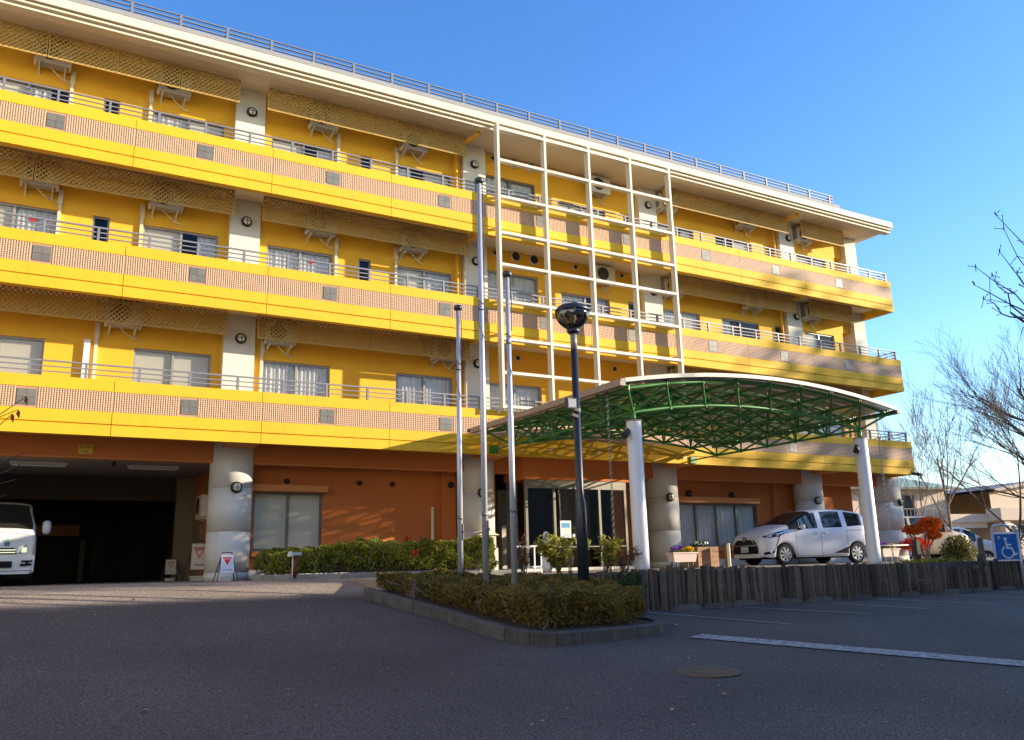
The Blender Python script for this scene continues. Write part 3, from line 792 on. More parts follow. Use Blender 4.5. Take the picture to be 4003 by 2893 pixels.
# lattice screens ---------------------------------------------------------------
def lattice_proto(w, h):
    r_ = root('lattice_screen', (0, 0, 0), 'x', 'lattice screen', 'lattice screens hanging over the balconies')
    f = .03
    mb = MB().box(0, w, -.02, .02, 0, f).box(0, w, -.02, .02, h - f, h).box(0, f, -.02, .02, f, h - f).box(w - f, w, -.02, .02, f, h - f)
    build(mb, 'frame', 'lattice_tan', r_, local=True)
    mb = MB(); p = .112; sw = .034
    for sgn, yy in ((1, -.007), (-1, .007)):
        c = -h - p
        while c < w + h + p:
            # line x = c + s*sgn... clipped to the rectangle
            pts = []
            x_a = c if sgn == 1 else c + h
            a = Vector((x_a, 0, 0)); d = Vector((sgn, 0, 1))
            t0, t1 = 0.0, h
            if sgn == 1: t0 = max(t0, -a.x + .01); t1 = min(t1, w - .01 - a.x)
            else: t0 = max(t0, a.x - (w - .01)); t1 = min(t1, a.x - .01)
            if t1 - t0 > .03:
                q0 = a + d * t0; q1 = a + d * t1
                mb.bar((q0.x, yy, q0.z), (q1.x, yy, q1.z), .012, sw, up=(0, 1, 0)) if False else mb.bar((q0.x, yy, q0.z), (q1.x, yy, q1.z), sw, .009, up=(0, 1, 0))
            c += p
    build(mb, 'slat', 'lattice_tan', r_, local=True, kind='stuff')
    build(MB().box(.10, .115, .0, .02, h, h + .17).box(w - .115, w - .1, .0, .02, h, h + .17), 'hanger', 'lattice_tan', r_, local=True)
    return r_
protoA = lattice_proto(1.45, .645); protoB = lattice_proto(1.165, .645)
usedA = usedB = False
FLN = {2: 'top floor', 1: 'third floor', 0: 'second floor'}
for fl, t in enumerate(T):
    sets = [(-1.95, 3.87, 4, 'left of the first column'), (4.56, 10.38, 4, 'between first column and steel grid'),
            (17.80, 23.72, 4, 'right of the steel grid'), (24.43, 26.77, 2, 'at the far right end')]
    for a, b, n, where in sets:
        for i in range(n):
            w = (b - a) / n
            pr = protoB if n == 2 else protoA
            if (pr is protoB and not usedB) or (pr is protoA and not usedA):
                o = pr
                if pr is protoA: usedA = True
                else: usedB = True
            else: o = copy_tree(pr)
            o.location = (a + i * w + .01, .85, t + 1.505)
            o.scale = ((w - .02) / (1.165 if n == 2 else 1.45), 1, 1)
            o['label'] = f'tan lattice screen, {ORD[i]} of {n}, {FLN[fl]}, {where}'

# air conditioners ------------------------------------------------------------
def ac_proto():
    r_ = root('air_conditioner', (0, 0, 0), 'x', 'air conditioner', 'air conditioners on the balcony walls')
    w, d, h = .78, .28, .55
    mb = MB()
    pr = [(0, 0), (w, 0), (w, h), (0, h)]
    c = .025
    pts = [(c, 0), (w - c, 0), (w, c), (w, h - c), (w - c, h), (c, h), (0, h - c), (0, c)]
    mb.prism(pts, lambda x, z: (x - w / 2, -d, z), lambda x, z: (x - w / 2, 0, z))
    b = build(mb, 'body', 'ac_white', r_, local=True)
    build(MB().lathe([(.215, .002), (.215, .012), (.20, .014)], (-.08, -d, .29), 24, 'y'), 'fan_grille', 'ac_dark', b, local=True)
    mb = MB()
    for k in range(7):
        z = .09 + k * .065
        mb.box(-w / 2 - .006, -w / 2 - .001, -d + .04, -.04, z, z + .035)
    build(mb, 'side_louver', 'ac_dark', b, local=True)
    build(MB().box(-w / 2 + .05, w / 2 - .05, -d + .03, -.03, -.008, -.001), 'base_pan', 'roof_grey', b, local=True)
    for x in (-.27, .27):
        mb = MB().bar((x, .10, -.02), (x, -d - .02, -.02), .028, .024).bar((x, .09, -.13), (x, -d + .04, -.032), .022, .022)
        mb.box(x - .02, x + .02, .08, .115, -.17, .02)
        build(mb, 'bracket', 'ac_white', r_, local=True)
    pts = []
    for k in range(9):
        u = k / 8; pts.append((-.05 + .46 * u, -.10 + .18 * u, -.01 - .22 * u - .06 * math.sin(u * 3.14)))
    build(MB().path(pts, .012, 6), 'drain_hose', 'ac_white', r_, local=True, smooth=True)
    return r_
acp = ac_proto(); first = True
for fl, t in enumerate(T):
    xsl = [-2.9, -.37, 2.33, 6.18, 8.86] if fl else [-2.9, 1.60, 5.22, 9.8]
    xr = [(15.40, 0), (18.25, 0), (21.95, 0), (24.93, 0)] if fl else [(17.95 + .3, 0), (21.95, 0), (24.93, 0)]
    allx = [x for x in xsl] + [x for x, _ in xr]
    for i, x in enumerate(allx):
        o = acp if first else copy_tree(acp); first = False
        o.location = (x, 1.385, t + 1.50 + (.03 if i % 2 else 0))
        o['label'] = f'cream air conditioner on the {FLN[fl]} balcony wall, {ORD[i]} of its row from the left'

o = copy_tree(acp); o.location = (4.148, 3.45, 2.95); o.rotation_euler = (0, 0, -math.pi / 2); o['label'] = 'cream air conditioner high on the orange side wall just inside the garage'

# round bulkhead lamps -----------------------------------------------------------
def lamp_proto():
    r_ = root('bulkhead_lamp', (0, 0, 0), 'x', 'wall lamp', 'round wall lamps on the columns')
    build(MB().lathe([(.135, 0), (.135, .05), (.115, .075), (.10, .078)], (0, 0, 0), 24, 'y'), 'ring', 'lamp_bronze', r_, True, local=True)
    build(MB().lathe([(.10, .06), (.085, .10), (.05, .125), (.01, .132)], (0, 0, 0), 20, 'y'), 'globe', 'lamp_globe', r_, True, local=True)
    mb = MB()
    mb.path([(-.12, -.07, 0), (-.06, -.125, 0), (0, -.142, 0), (.06, -.125, 0), (.12, -.07, 0)], .009, 5)
    mb.path([(0, -.07, -.12), (0, -.125, -.06), (0, -.142, 0), (0, -.125, .06), (0, -.07, .12)], .009, 5)
    build(mb, 'guard', 'lamp_bronze', r_, local=True)
    return r_
lp = lamp_proto(); first = True
COLN = ['left', 'second', 'third', 'fourth']
for fl, t in enumerate(T):
    for i, x in enumerate((4.27, 10.86, 17.48, 24.20)):
        o = lp if first else copy_tree(lp); first = False
        o.location = (x, 1.30, t + 1.60 - .03)
        o['label'] = f'round caged wall lamp on the {COLN[i]} visible column of the {FLN[fl]}'
for i, (cx, ang) in enumerate(((4.25, .05), (10.87, -.15), (17.47, -.2), (24.10, -.25), (28.25, 0.15))):
    o = copy_tree(lp); r = .5 if cx < 28 else .66; cy = 1.5 if cx < 28 else 1.62
    a = ang; o.location = (cx + r * math.sin(a), cy - r * math.cos(a), 3.50)
    o.rotation_euler = (0, 0, a)
    o['label'] = f'round caged wall lamp on the {["left", "second", "third", "fourth", "rightmost"][i]} round ground floor pillar'
# security camera at the right hand corner
sc_ = root('security_camera', (27.95, -.1, 4.40), 'black security camera on the lower right corner of the building', 'camera')
build(MB().box(27.90, 28.0, -.03, -.001, 4.42, 4.56), 'mount', 'ac_dark', sc_)
build(MB().tube((27.93, -.05, 4.45), (28.16, -.22, 4.40), .06, None, 12), 'housing', 'ac_dark', sc_, True)
# ------------------------------------------------------------------ entrance canopy: green space frame, arched across X
K = root('entrance_canopy', (14.05, -3.4, 1.38), 'arched entrance canopy of green tubular space frame on white posts', 'canopy')
CX0, CX1, CY0, CY1 = 10.12, 18.0, -6.5, -.55
NX, NY = 8, 6
def arch(x):                                  # underside line of the top chords
    u = (x - 14.06) / 3.94
    return 4.91 + .40 * (1 - u * u)
def archb(x):
    u = (x - 14.1) / 3.45
    return 4.55 + .34 * (1 - u * u)
dx = (CX1 - CX0) / NX; dy = (CY1 - CY0) / NY
TN = {(i, j): Vector((CX0 + i * dx, CY0 + j * dy, arch(CX0 + i * dx))) for i in range(NX + 1) for j in range(NY + 1)}
BN = {(i, j): Vector((CX0 + (i + .5) * dx, CY0 + (j + .5) * dy, archb(CX0 + (i + .5) * dx))) for i in range(NX) for j in range(NY)}
unit = build(MB().tube((0, 0, 0), (0, 0, 1), 1, None, 7), 'chord', 'green_steel', None, True, local=True)
unit_mesh = unit.data; bpy.data.objects.remove(unit)
def strut(a, b, r, name):
    d = b - a
    o = bpy.data.objects.new(name, unit_mesh); C.objects.link(o); o.parent = K
    o.location = a - org(K); o.rotation_mode = 'QUATERNION'; o.rotation_quaternion = d.to_track_quat('Z', 'Y'); o.scale = (r, r, d.length)
for (i, j), p in TN.items():
    if (i + 1, j) in TN: strut(p, TN[i + 1, j], .036, 'chord')
    if (i, j + 1) in TN: strut(p, TN[i, j + 1], .032, 'chord')
for (i, j), p in BN.items():
    if (i + 1, j) in BN: strut(p, BN[i + 1, j], .034, 'chord')
    if (i, j + 1) in BN: strut(p, BN[i, j + 1], .030, 'chord')
    for a, b in ((0, 0), (1, 0), (0, 1), (1, 1)): strut(p, TN[i + a, j + b], .026, 'brace')
mb = MB()
for p in list(TN.values()) + list(BN.values()): mb.tube(p - Vector((0, 0, .045)), p + Vector((0, 0, .045)), .042, None, 8)
build(mb, 'node', 'green_steel', K, kind='stuff')
# purlin stubs and roof sheets
mb = MB()
for (i, j), p in TN.items(): mb.box(p.x - .05, p.x - .02, p.y - .02, p.y + .02, p.z + .02, p.z + .115).box(p.x + .02, p.x + .05, p.y - .02, p.y + .02, p.z + .02, p.z + .115)
build(mb, 'roof_stub', 'green_steel', K, kind='stuff')
XE0, XE1, YE0, YE1 = 9.92, 18.05, -6.68, -.28
nb = 8; bx = (XE1 - XE0) / nb
def roofz(x):
    u = (x - 13.98) / 4.06
    return 5.0 + .38 * (1 - u * u)
for i in range(nb):
    a, b = XE0 + i * bx + .01, XE0 + (i + 1) * bx - .01
    m_ = (a + b) / 2
    mb = MB()
    for x0, x1 in ((a, m_), (m_, b)):
        z0, z1 = roofz(x0), roofz(x1)
        mb.quad((x0, YE0 + .03, z0), (x1, YE0 + .03, z1), (x1, YE1, z1), (x0, YE1, z0)).quad((x0, YE0 + .03, z0 + .012), (x0, YE1, z0 + .012), (x1, YE1, z1 + .012), (x1, YE0 + .03, z1 + .012))
    build(mb, 'roof_sheet', 'canopy_sheet', K)
    z0, z1 = roofz(a), roofz(b); zm_ = roofz(m_)
    build(MB().bar((a - .01, YE0, z0 + .015), (m_, YE0, zm_ + .015), .05, .08).bar((m_, YE0, zm_ + .015), (b + .01, YE0, z1 + .015), .05, .08), 'front_trim', 'canopy_trim', K)
for j in range(13):
    y = YE0 + .2 + j * .5
    mb = MB()
    for i in range(16):
        a, b = XE0 + i * bx / 2, XE0 + (i + 1) * bx / 2
        mb.bar((a, y, roofz(a) - .02), (b, y, roofz(b) - .02), .04, .03)
    build(mb, 'purlin', 'roof_grey', K)
build(MB().box(XE0 - .13, XE0 - .005, YE0 - .03, YE1, 4.90, 4.99).box(XE0 - .10, XE0 - .005, YE0 - .02, YE1, 4.995, 5.04), 'left_gutter', 'gutter_brown', K)
build(MB().box(XE1 + .005, XE1 + .13, YE0 - .03, YE1, 4.90, 4.99), 'right_gutter', 'gutter_dark', K)
build(MB().box(XE0 - .15, XE0 + .05, YE1 + .01, YE1 + .10, 4.93, 5.02), 'gutter_outlet', 'gutter_dark', K)
# posts
for nx_ in (0, NX - 1):
    p = BN[nx_, 0]
    build(MB().lathe([(.162, 1.38), (.155, 1.45), (.155, 4.33), (.14, 4.36)], (p.x, p.y, 0), 32), 'post', 'post_white', K, True)
    build(MB().tube((p.x, p.y, 4.34), p, .05, None, 12), 'post_neck', 'green_steel', K, True)
    build(MB().lathe([(.165, 4.345), (.165, 4.365)], (p.x, p.y, 0), 28), 'post_cap', 'roof_grey', K)
    s = root('spotlight', (p.x - .2, p.y, 4.08), f'small black spotlight clamped to the {"left" if nx_ == 0 else "right"} white canopy post', 'spotlight', 'spotlights on the canopy posts')
    build(MB().box(p.x - .20, p.x - .15, p.y - .02, p.y + .02, 4.1, 4.2), 'bracket', 'ac_dark', s)
    build(MB().tube((p.x - .17, p.y - .02, 4.14), (p.x - .33, p.y - .10, 4.02), .055, .07, 12), 'head', 'ac_dark', s, True)
for nx_ in (0, NX - 1):
    p = BN[nx_, NY - 1]
    build(MB().box(p.x - .12, p.x + .12, -.05, -.003, 4.44, 4.64).tube((p.x, p.y, p.z), (p.x, -.05, 4.54), .022, None, 8), 'wall_bracket', 'green_steel', K)

# rain chains -------------------------------------------------------------------
def chain(x, y, z0, z1, label):
    r_ = root('rain_chain', (x, y, z0), label, 'rain chain', 'rain chains hanging from the canopy')
    mb = MB(); z = z1; k = 0
    while z > z0 + .05:
        a = .033; hgt = .075
        pts = []
        for q in range(9):
            t = 2 * math.pi * q / 8
            px_, pz = a * math.cos(t), hgt / 2 * math.sin(t)
            pts.append((x + px_ * (1 if k % 2 == 0 else .25), y + px_ * (.25 if k % 2 == 0 else 1), z - hgt / 2 + pz))
        mb.path(pts, .007, 4)
        z -= .062; k += 1
    build(mb, 'link', 'chain', r_)
    build(MB().tube((x, y, z1), (x, y, z1 + .12), .02, None, 8), 'hook', 'gutter_dark', r_)
chain(9.98, -6.0, 1.42, 4.86, 'pale metal rain chain hanging in front of the entrance doors from the canopy')
chain(18.0, -6.15, 1.42, 4.86, 'thin rain chain hanging from the right corner of the canopy, past the right post')

# ------------------------------------------------------------------ flagpoles
def flagpole(x, y, ztop, label, r):
    zb = 1.0
    f = root('flagpole', (x, y, zb), label, 'flagpole', 'flagpoles standing in the island hedge')
    zm_ = zb + (ztop - zb) * .55
    build(MB().lathe([(r, zb), (r, zm_), (r * .93, zm_ + .01), (r * .72, ztop)], (x, y, 0), 20), 'pole', 'steel', f, True)
    build(MB().lathe([(r * .8, ztop - .03), (r * 1.7, ztop), (r * 1.75, ztop + .05), (r * 1.2, ztop + .075), (.01, ztop + .09)], (x, y, 0), 18), 'truck', 'steel_dark', f, True)
    build(MB().lathe([(r * 1.05, zb + 1.35), (r * 1.05, zb + 1.42)], (x, y, 0), 20), 'sleeve_ring', 'rail_grey', f, True)
    build(MB().box(x + r * .55, x + r * .9, y - r * 1.25, y - r * .4, zb + 1.0, zb + 1.28), 'cleat', 'rail_grey', f)
    build(MB().lathe([(.018, 0), (.018, .02)], (x + r * .72, y - r * 1.25, zb + 1.14), 10, 'y'), 'cleat_bolt', 'ac_dark', f)
    mb = MB(); zc = ztop - (ztop - zb) * (.30 if ztop > 7 else .18)
    mb.path([(x + r * .9, y - r * .4, ztop), (x + r * 1.15, y - r * .6, ztop - .35), (x + r * 1.0, y - r * .5, zc)], .008, 5)
    pts = []
    for k in range(14):
        a = k * .9; rr = r * (1.06 + .12 * math.sin(k * 1.7))
        pts.append((x + rr * math.cos(a), y + rr * math.sin(a), zc - .018 * k + .02 * math.sin(k * 2.1)))
    mb.path(pts, .008, 4)
    pts = [(x - r * 1.0, y - r * .6, zc - .1), (x - r * 1.5, y - r * .7, zc - .3), (x - r * 1.2, y - r * .7, zc - .5), (x + r * .6, y - r * 1.2, zc - .75)]
    mb.path(pts, .007, 4)
    build(mb, 'halyard', 'ac_dark', f)
flagpole(6.57, -6.19, 6.15, 'leftmost and shortest looking of three steel flagpoles in the island hedge', .047)
flagpole(6.56, -7.12, 8.27, 'tallest steel flagpole, the middle of three in the island hedge', .050)
flagpole(6.56, -8.05, 6.20, 'right hand short flagpole nearest the camera in the island hedge', .047)

# ------------------------------------------------------------------ lamp post
L = root('street_lamp', (7.76, -8.15, .95), 'black lamp post with a smoked glass bowl lantern in the island hedge', 'street lamp')
build(MB().lathe([(.092, .95), (.088, 2.50), (.062, 2.60), (.058, 5.05)], (7.76, -8.15, 0), 24), 'post', 'lamp_navy', L, True)
build(MB().lathe([(.055, 5.05), (.055, 5.34)], (7.76, -8.15, 0), 20), 'collar', 'rail_grey', L, True)
build(MB().lathe([(.075, 5.32), (.11, 5.36), (.11, 5.40)], (7.76, -8.15, 0), 20), 'bowl_seat', 'lamp_navy', L, True)
prof = [(.10, 5.40)] + [(.285 * math.sin(a), 5.70 - .30 * math.cos(a)) for a in np.linspace(.38, 1.57, 10)]
build(MB().lathe(prof, (7.76, -8.15, 0), 32), 'bowl', 'lamp_smoke', L, True)
build(MB().lathe([(.292, 5.70), (.30, 5.725), (.29, 5.75), (.24, 5.80), (.14, 5.83), (.01, 5.84)], (7.76, -8.15, 0), 32), 'lid', 'lamp_navy', L, True)
build(MB().lathe([(.03, 5.40), (.035, 5.55), (.06, 5.58), (.06, 5.69)], (7.76, -8.15, 0), 14), 'bulb', 'blind_beige', L, True)
mb = MB()
for a0 in (.6, 2.7, 4.8):
    mb.path([(7.76 + 1.02 * r * math.cos(a0), -8.15 + 1.02 * r * math.sin(a0), h) for r, h in prof], .009, 4)
build(mb, 'bowl_rib', 'lamp_navy', L)
FL = root('floodlight', (7.60, -8.2, 4.15), 'small black floodlight strapped to the lamp post', 'floodlight')
build(MB().box(7.50, 7.68, -8.28, -8.20, 4.02, 4.19), 'housing', 'ac_dark', FL)
build(MB().box(7.515, 7.665, -8.286, -8.2805, 4.04, 4.175), 'lens', 'lamp_lens', FL)
build(MB().lathe([(.068, 3.98), (.068, 4.05)], (7.76, -8.15, 0), 18).bar((7.66, -8.2, 4.03), (7.76, -8.2, 4.01), .05, .05).bar((7.62, -8.2, 3.93), (7.74, -8.2, 3.9), .07, .05), 'clamp', 'ac_dark', FL)

# ------------------------------------------------------------------ island: kerb stones, soil, hedge
ISL = [(5.0, -5.75), (5.12, -6.3), (5.30, -7.1), (5.44, -8.0), (5.50, -8.8), (5.56, -9.5), (5.70, -9.90), (5.98, -10.10), (6.4, -10.06), (6.95, -9.95), (7.45, -9.85), (7.95, -9.70), (8.25, -9.48), (8.36, -9.15), (8.38, -8.4), (8.38, -7.6), (8.38, -6.9)]
ks = root('island_kerb', (6.5, -8, .6), 'weathered concrete kerb round the flagpole island', 'kerb')
def inset(poly, d):
    out = []
    for i, p in enumerate(poly):
        a = Vector(poly[max(0, i - 1)]); b = Vector(poly[min(len(poly) - 1, i + 1)])
        t = (b - a).normalized(); n = Vector((-t.y, t.x))
        out.append((p[0] + n.x * d, p[1] + n.y * d))
    return out
IN = inset(ISL, .13)
def hz(x, y): return zg(min(x, 8.4), min(y, -6.71)) if y < -6.7 else zg(4.4, y)
def kerb_seg(p0, p1, q0, q1, h=.17, g=.006, mat_='kerb_dark', parent=ks):
    p0, p1, q0, q1 = map(Vector, (p0, p1, q0, q1))
    d = (p1 - p0).normalized() * g; p0 = p0 + d; p1 = p1 - d; q0 = q0 + d; q1 = q1 - d
    z0, z1 = hz(*p0), hz(*p1); c = .02
    e0 = p0.lerp(q0, .18); e1 = p1.lerp(q1, .18)
    mb = MB(); n = 0
    for p, e, q, z in ((p0, e0, q0, z0), (p1, e1, q1, z1)):
        mb.v += [(p.x, p.y, z - .3), (p.x, p.y, z + h - c), (e.x, e.y, z + h), (q.x, q.y, z + h), (q.x, q.y, z - .3)]
    mb.f = [(i, (i + 1) % 5, 5 + (i + 1) % 5, 5 + i) for i in range(5)] + [(4, 3, 2, 1, 0), (5, 6, 7, 8, 9)]
    build(mb, 'kerb_stone', mat_, parent)
for i in range(len(ISL) - 1): kerb_seg(ISL[i], ISL[i + 1], IN[i], IN[i + 1])
# soil follows the kerb tops
poly = IN + [(8.25, -6.0), (7.2, -5.6), (5.2, -5.6)]
def inpoly(x, y, P):
    r = False; j = len(P) - 1
    for i in range(len(P)):
        if (P[i][1] > y) != (P[j][1] > y) and x < (P[j][0] - P[i][0]) * (y - P[i][1]) / (P[j][1] - P[i][1]) + P[i][0]: r = not r
        j = i
    return r
def soilz(x, y): return .62 + (y + 10) * .17 if y < -6.7 else 1.18 + (y + 6.7) * .16
cen = (6.8, -7.8)
V = [(x, y, hz(x, y) + .13) for x, y in poly]
mb = MB(); nn = len(poly); mb.v = [(x, y, hz(x, y) + .13 if y < -6.5 else zg(4.4, y) + .10) for x, y in poly] + [(cen[0], cen[1], 1.02)]
mb.f = [(i, (i + 1) % nn, nn) for i in range(nn)]
build(mb, 'island_soil', 'soil', kind='structure')

def hedge(name, poly, ztop, zbot, m, nleaf, lsize, label, corem='soil', lump=.10, seed=3, holes=()):
    """clipped hedge: added solid dark core, twigs and a deep shell of small leaves"""
    rr = np.random.RandomState(seed)
    xs_ = [p[0] for p in poly]; ys_ = [p[1] for p in poly]
    x0, x1, y0, y1 = min(xs_), max(xs_), min(ys_), max(ys_)
    cx, cy = sum(xs_) / len(xs_), sum(ys_) / len(ys_)
    r_ = root(name, (cx, cy, zbot(cx, cy)), label, 'hedge')
    # edge sampling
    E_ = [(Vector(poly[i]), Vector(poly[(i + 1) % len(poly)])) for i in range(len(poly))]
    ln = [(b - a).length for a, b in E_]; tot = sum(ln)
    ph = rr.rand(12) * 6.28
    def bumps(x, y):
        return lump * (math.sin(2.1 * x + ph[0]) * math.sin(1.7 * y + ph[1]) * .6 + .5 * math.sin(5.3 * x + 3.7 * y + ph[2]) + .35 * math.sin(11 * x - 9 * y + ph[3]))
    P = []; N = []
    ntop = int(nleaf * .5)
    while len(P) < ntop:
        x, y = x0 + (x1 - x0) * rr.rand(), y0 + (y1 - y0) * rr.rand()
        if not inpoly(x, y, poly): continue
        P.append((x, y, ztop(x, y) + bumps(x, y) - abs(rr.normal()) * .07)); N.append((0, 0, 1))
    while len(P) < nleaf:
        s = rr.rand() * tot; k = 0
        while s > ln[k]: s -= ln[k]; k += 1
        a, b = E_[k]; p = a.lerp(b, s / ln[k]); t = (b - a).normalized(); n = Vector((t.y, -t.x))
        u = rr.rand() ** .75
        zt_ = ztop(p.x, p.y) + bumps(p.x, p.y); zb_ = zbot(p.x, p.y) + .05
        z = zb_ + (zt_ - zb_) * u
        rnd_ = .10 * max(0, u - .8) / .2                       # shoulders rounded off
        d = -abs(rr.normal()) * .07 - rnd_ + bumps(p.x * 1.3 + z, p.y + 2 * z) * .8 - .10 * max(0, .35 - u)
        P.append((p.x + n.x * d, p.y + n.y * d, z)); N.append((n.x, n.y, .3))
    P = np.array(P); N = np.array(N)
    keep = np.ones(len(P), bool)
    nse = np.sin(P[:, 0] * 9.1 + 2) * np.sin(P[:, 1] * 8.3 + 1) * np.sin(P[:, 2] * 10.7)
    keep &= ~((nse > .45) & (rr.rand(len(P)) < .75))
    low = (P[:, 2] - np.array([zbot(a, b) for a, b in P[:, :2]])) < .24
    keep &= ~(low & (rr.rand(len(P)) < .5))
    P = P[keep]
    global nrs
    Vv, Ff = leaf_mesh(P, lsize, .5)
    npmesh('foliage', Vv, Ff, m, r_, kind='stuff')
    # inner twigs
    mb = MB()
    for k in range(int(nleaf / 380)):
        s = rr.rand() * tot; q = 0
        while s > ln[q]: s -= ln[q]; q += 1
        a, b = E_[q]; p = a.lerp(b, s / ln[q]); t = (b - a).normalized(); n = Vector((t.y, -t.x))
        base = p - n * (.14 + .25 * rr.rand()); zb_ = zbot(base.x, base.y)
        pts = [(base.x, base.y, zb_)]
        hx, hy = base.x, base.y; h = (ztop(p.x, p.y) - zb_)
        for w_ in range(1, 5):
            hx += rr.normal() * .06 + n.x * .02; hy += rr.normal() * .06 + n.y * .02
            pts.append((hx, hy, zb_ + h * w_ / 4.6))
        for w_, (a_, b_) in enumerate(zip(pts[:-1], pts[1:])): mb.tube(a_, b_, .011 - .002 * w_, .009 - .002 * w_, 4, False)
    build(mb, 'branch', 'twig_grey', r_, kind='stuff')
    # solid dark block added to stop light passing through the hedge
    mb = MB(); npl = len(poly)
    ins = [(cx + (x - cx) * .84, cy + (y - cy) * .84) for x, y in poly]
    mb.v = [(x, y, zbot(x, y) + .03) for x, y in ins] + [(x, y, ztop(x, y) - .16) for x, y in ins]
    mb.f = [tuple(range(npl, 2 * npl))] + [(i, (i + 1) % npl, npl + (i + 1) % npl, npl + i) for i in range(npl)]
    build(mb, 'dark_core', corem, r_)
    return r_
HI = inset(ISL, .28)[:-1] + [(8.05, -6.9)]
HPOLY = HI + [(7.9, -6.25), (7.0, -5.75), (5.35, -5.75)]
hedge('azalea_hedge', HPOLY, lambda x, y: 1.16 + (y + 9.9) * .070, lambda x, y: (hz(x, y) + .13 if y < -6.5 else zg(4.4, y) + .10), 'azalea', 95000, .021,
      'low clipped olive brown azalea hedge filling the flagpole island', lump=.07, seed=5)

# hedge and bed along the ground floor wall
WH = [(4.62, -.95), (4.75, -1.75), (6.0, -2.25), (7.5, -2.75), (8.9, -3.05), (9.25, -2.5), (9.2, .2), (4.7, .6)]
def whz(x, y): return 1.47
hedge('wall_hedge', WH, lambda x, y: 2.02 + .05 * math.sin(x * 2.2) + (.06 if x > 6.5 else 0), whz, 'hedge_green', 90000, .027,
      'green leafy hedge in front of the ground floor window and brown wall', lump=.10, seed=9)
WK = [(4.36, -.6), (4.38, -1.3), (4.52, -1.85), (4.85, -2.15), (5.7, -2.48), (6.6, -2.80), (7.5, -3.08), (8.4, -3.33), (9.1, -3.45), (9.5, -3.2), (9.6, -2.4)]
wk = root('bed_kerb', (6.5, -2.6, 1.38), 'sunlit concrete kerb round the wall hedge bed', 'kerb')
WKI = inset(WK, .12)
_hz = hz
def hz(x, y): return 1.36 if y > -3 else 1.34
for i in range(len(WK) - 1): kerb_seg(WK[i], WK[i + 1], WKI[i], WKI[i + 1], .13, .006, 'kerb_concrete', wk)
mb = MB(); pp = WKI + [(9.6, 1.9), (5.0, 1.9), (4.5, .5)]
mb.v = [(x, y, 1.46) for x, y in pp]; mb.f = [tuple(range(len(pp)))]
build(mb, 'bed_soil', 'soil', kind='structure')
# taller shoots and red nandina sprigs above the wall hedge
def sprig(name, label, cat, base, stems, m, lsize, nl, h, spread, group=None, aspect=.38, stemm='twig', droop=.25):
    r_ = root(name, base, label, cat, group)
    mb = MB(); P = []
    for k in range(stems):
        a = rnd.random() * 6.28; q = spread * (.3 + .7 * rnd.random())
        tip = Vector((base[0] + q * math.cos(a), base[1] + q * math.sin(a), base[2] + h * (.6 + .4 * rnd.random())))
        b0 = Vector(base) + Vector((rnd.gauss(0, .03), rnd.gauss(0, .03), 0))
        mid = b0.lerp(tip, .55) + Vector((0, 0, h * .12))
        mb.tube(b0, mid, .009, .007, 5, False).tube(mid, tip, .007, .003, 5, False)
        for i in range(nl):
            u = .25 + .75 * rnd.random()
            c = b0.lerp(mid, u / .55) if u < .55 else mid.lerp(tip, (u - .55) / .45)
            d = Vector((rnd.gauss(0, 1), rnd.gauss(0, 1), rnd.gauss(-droop, .5))).normalized() * (.03 + .10 * rnd.random()) * (spread + .25)
            P.append(c + d)
    Vv, Ff = leaf_mesh(np.array([tuple(p) for p in P]), lsize, aspect, .3)
    npmesh('foliage', Vv, Ff, m, r_, kind='stuff')
    build(mb, 'stem', stemm, r_)
    return r_
sprig('nandina_sprig', 'thin red tipped nandina sprig rising above the wall hedge', 'plant', (7.75, -1.0, 1.95), 3, 'maple_red', .035, 26, .42, .08)
sprig('dark_sprig', 'dark leafy shoots standing up from the right part of the wall hedge', 'plant', (8.35, -.6, 1.95), 6, 'dark_fern', .035, 24, .36, .22)
sprig('red_sprig', 'small red leaves low in the front of the wall hedge', 'plant', (7.2, -2.75, 1.75), 3, 'maple_red', .03, 16, .18, .06)

# tap post in the wall bed
t_ = root('tap_post', (4.76, -2.05, 1.42), 'dark red standpipe with pale tap in front of the wall hedge', 'standpipe')
build(MB().lathe([(.055, 1.42), (.052, 1.83)], (4.78, -2.33, 0), 14), 'post', 'red_paint', t_, True)
build(MB().tube((4.74, -2.36, 1.42), (4.74, -2.36, 1.84), .016, None, 8), 'pipe', 'duct_cream', t_, True)
build(MB().lathe([(.055, 1.83), (.065, 1.86), (.05, 1.92), (.01, 1.94)], (4.68, -2.4, 0), 12), 'tap_cover', 'ac_white', t_, True)
build(MB().box(4.73, 4.90, -2.42, -2.28, 1.86, 1.92), 'tap_head', 'steel', t_)

# ------------------------------------------------------------------ log fence
LF = root('log_fence', (14, -6.75, .7), 'retaining fence of upright weathered round logs along the car park edge', 'log fence')
protos = []
for k in range(5):
    mb = MB(); n = 9; r = .052
    rings = []
    for q in range(6):
        z = q / 5
        ring = []
        for i in range(n):
            t = 2 * math.pi * i / n
            rr = r * (1 + .07 * math.sin(3 * t + k + q) + .05 * rnd.gauss(0, 1)) * (1 if q < 5 else .93)
            ring.append((rr * math.cos(t) + .006 * math.sin(q * 1.3 + k), rr * math.sin(t), z))
        rings += ring
    mb.v = rings
    for q in range(5): mb.f += [(q * n + i, q * n + (i + 1) % n, (q + 1) * n + (i + 1) % n, (q + 1) * n + i) for i in range(n)]
    mb.f.append(tuple(5 * n + i for i in range(n)))
    o = build(mb, 'log', 'log_wood', None, False, local=True)
    protos.append(o.data); bpy.data.objects.remove(o)
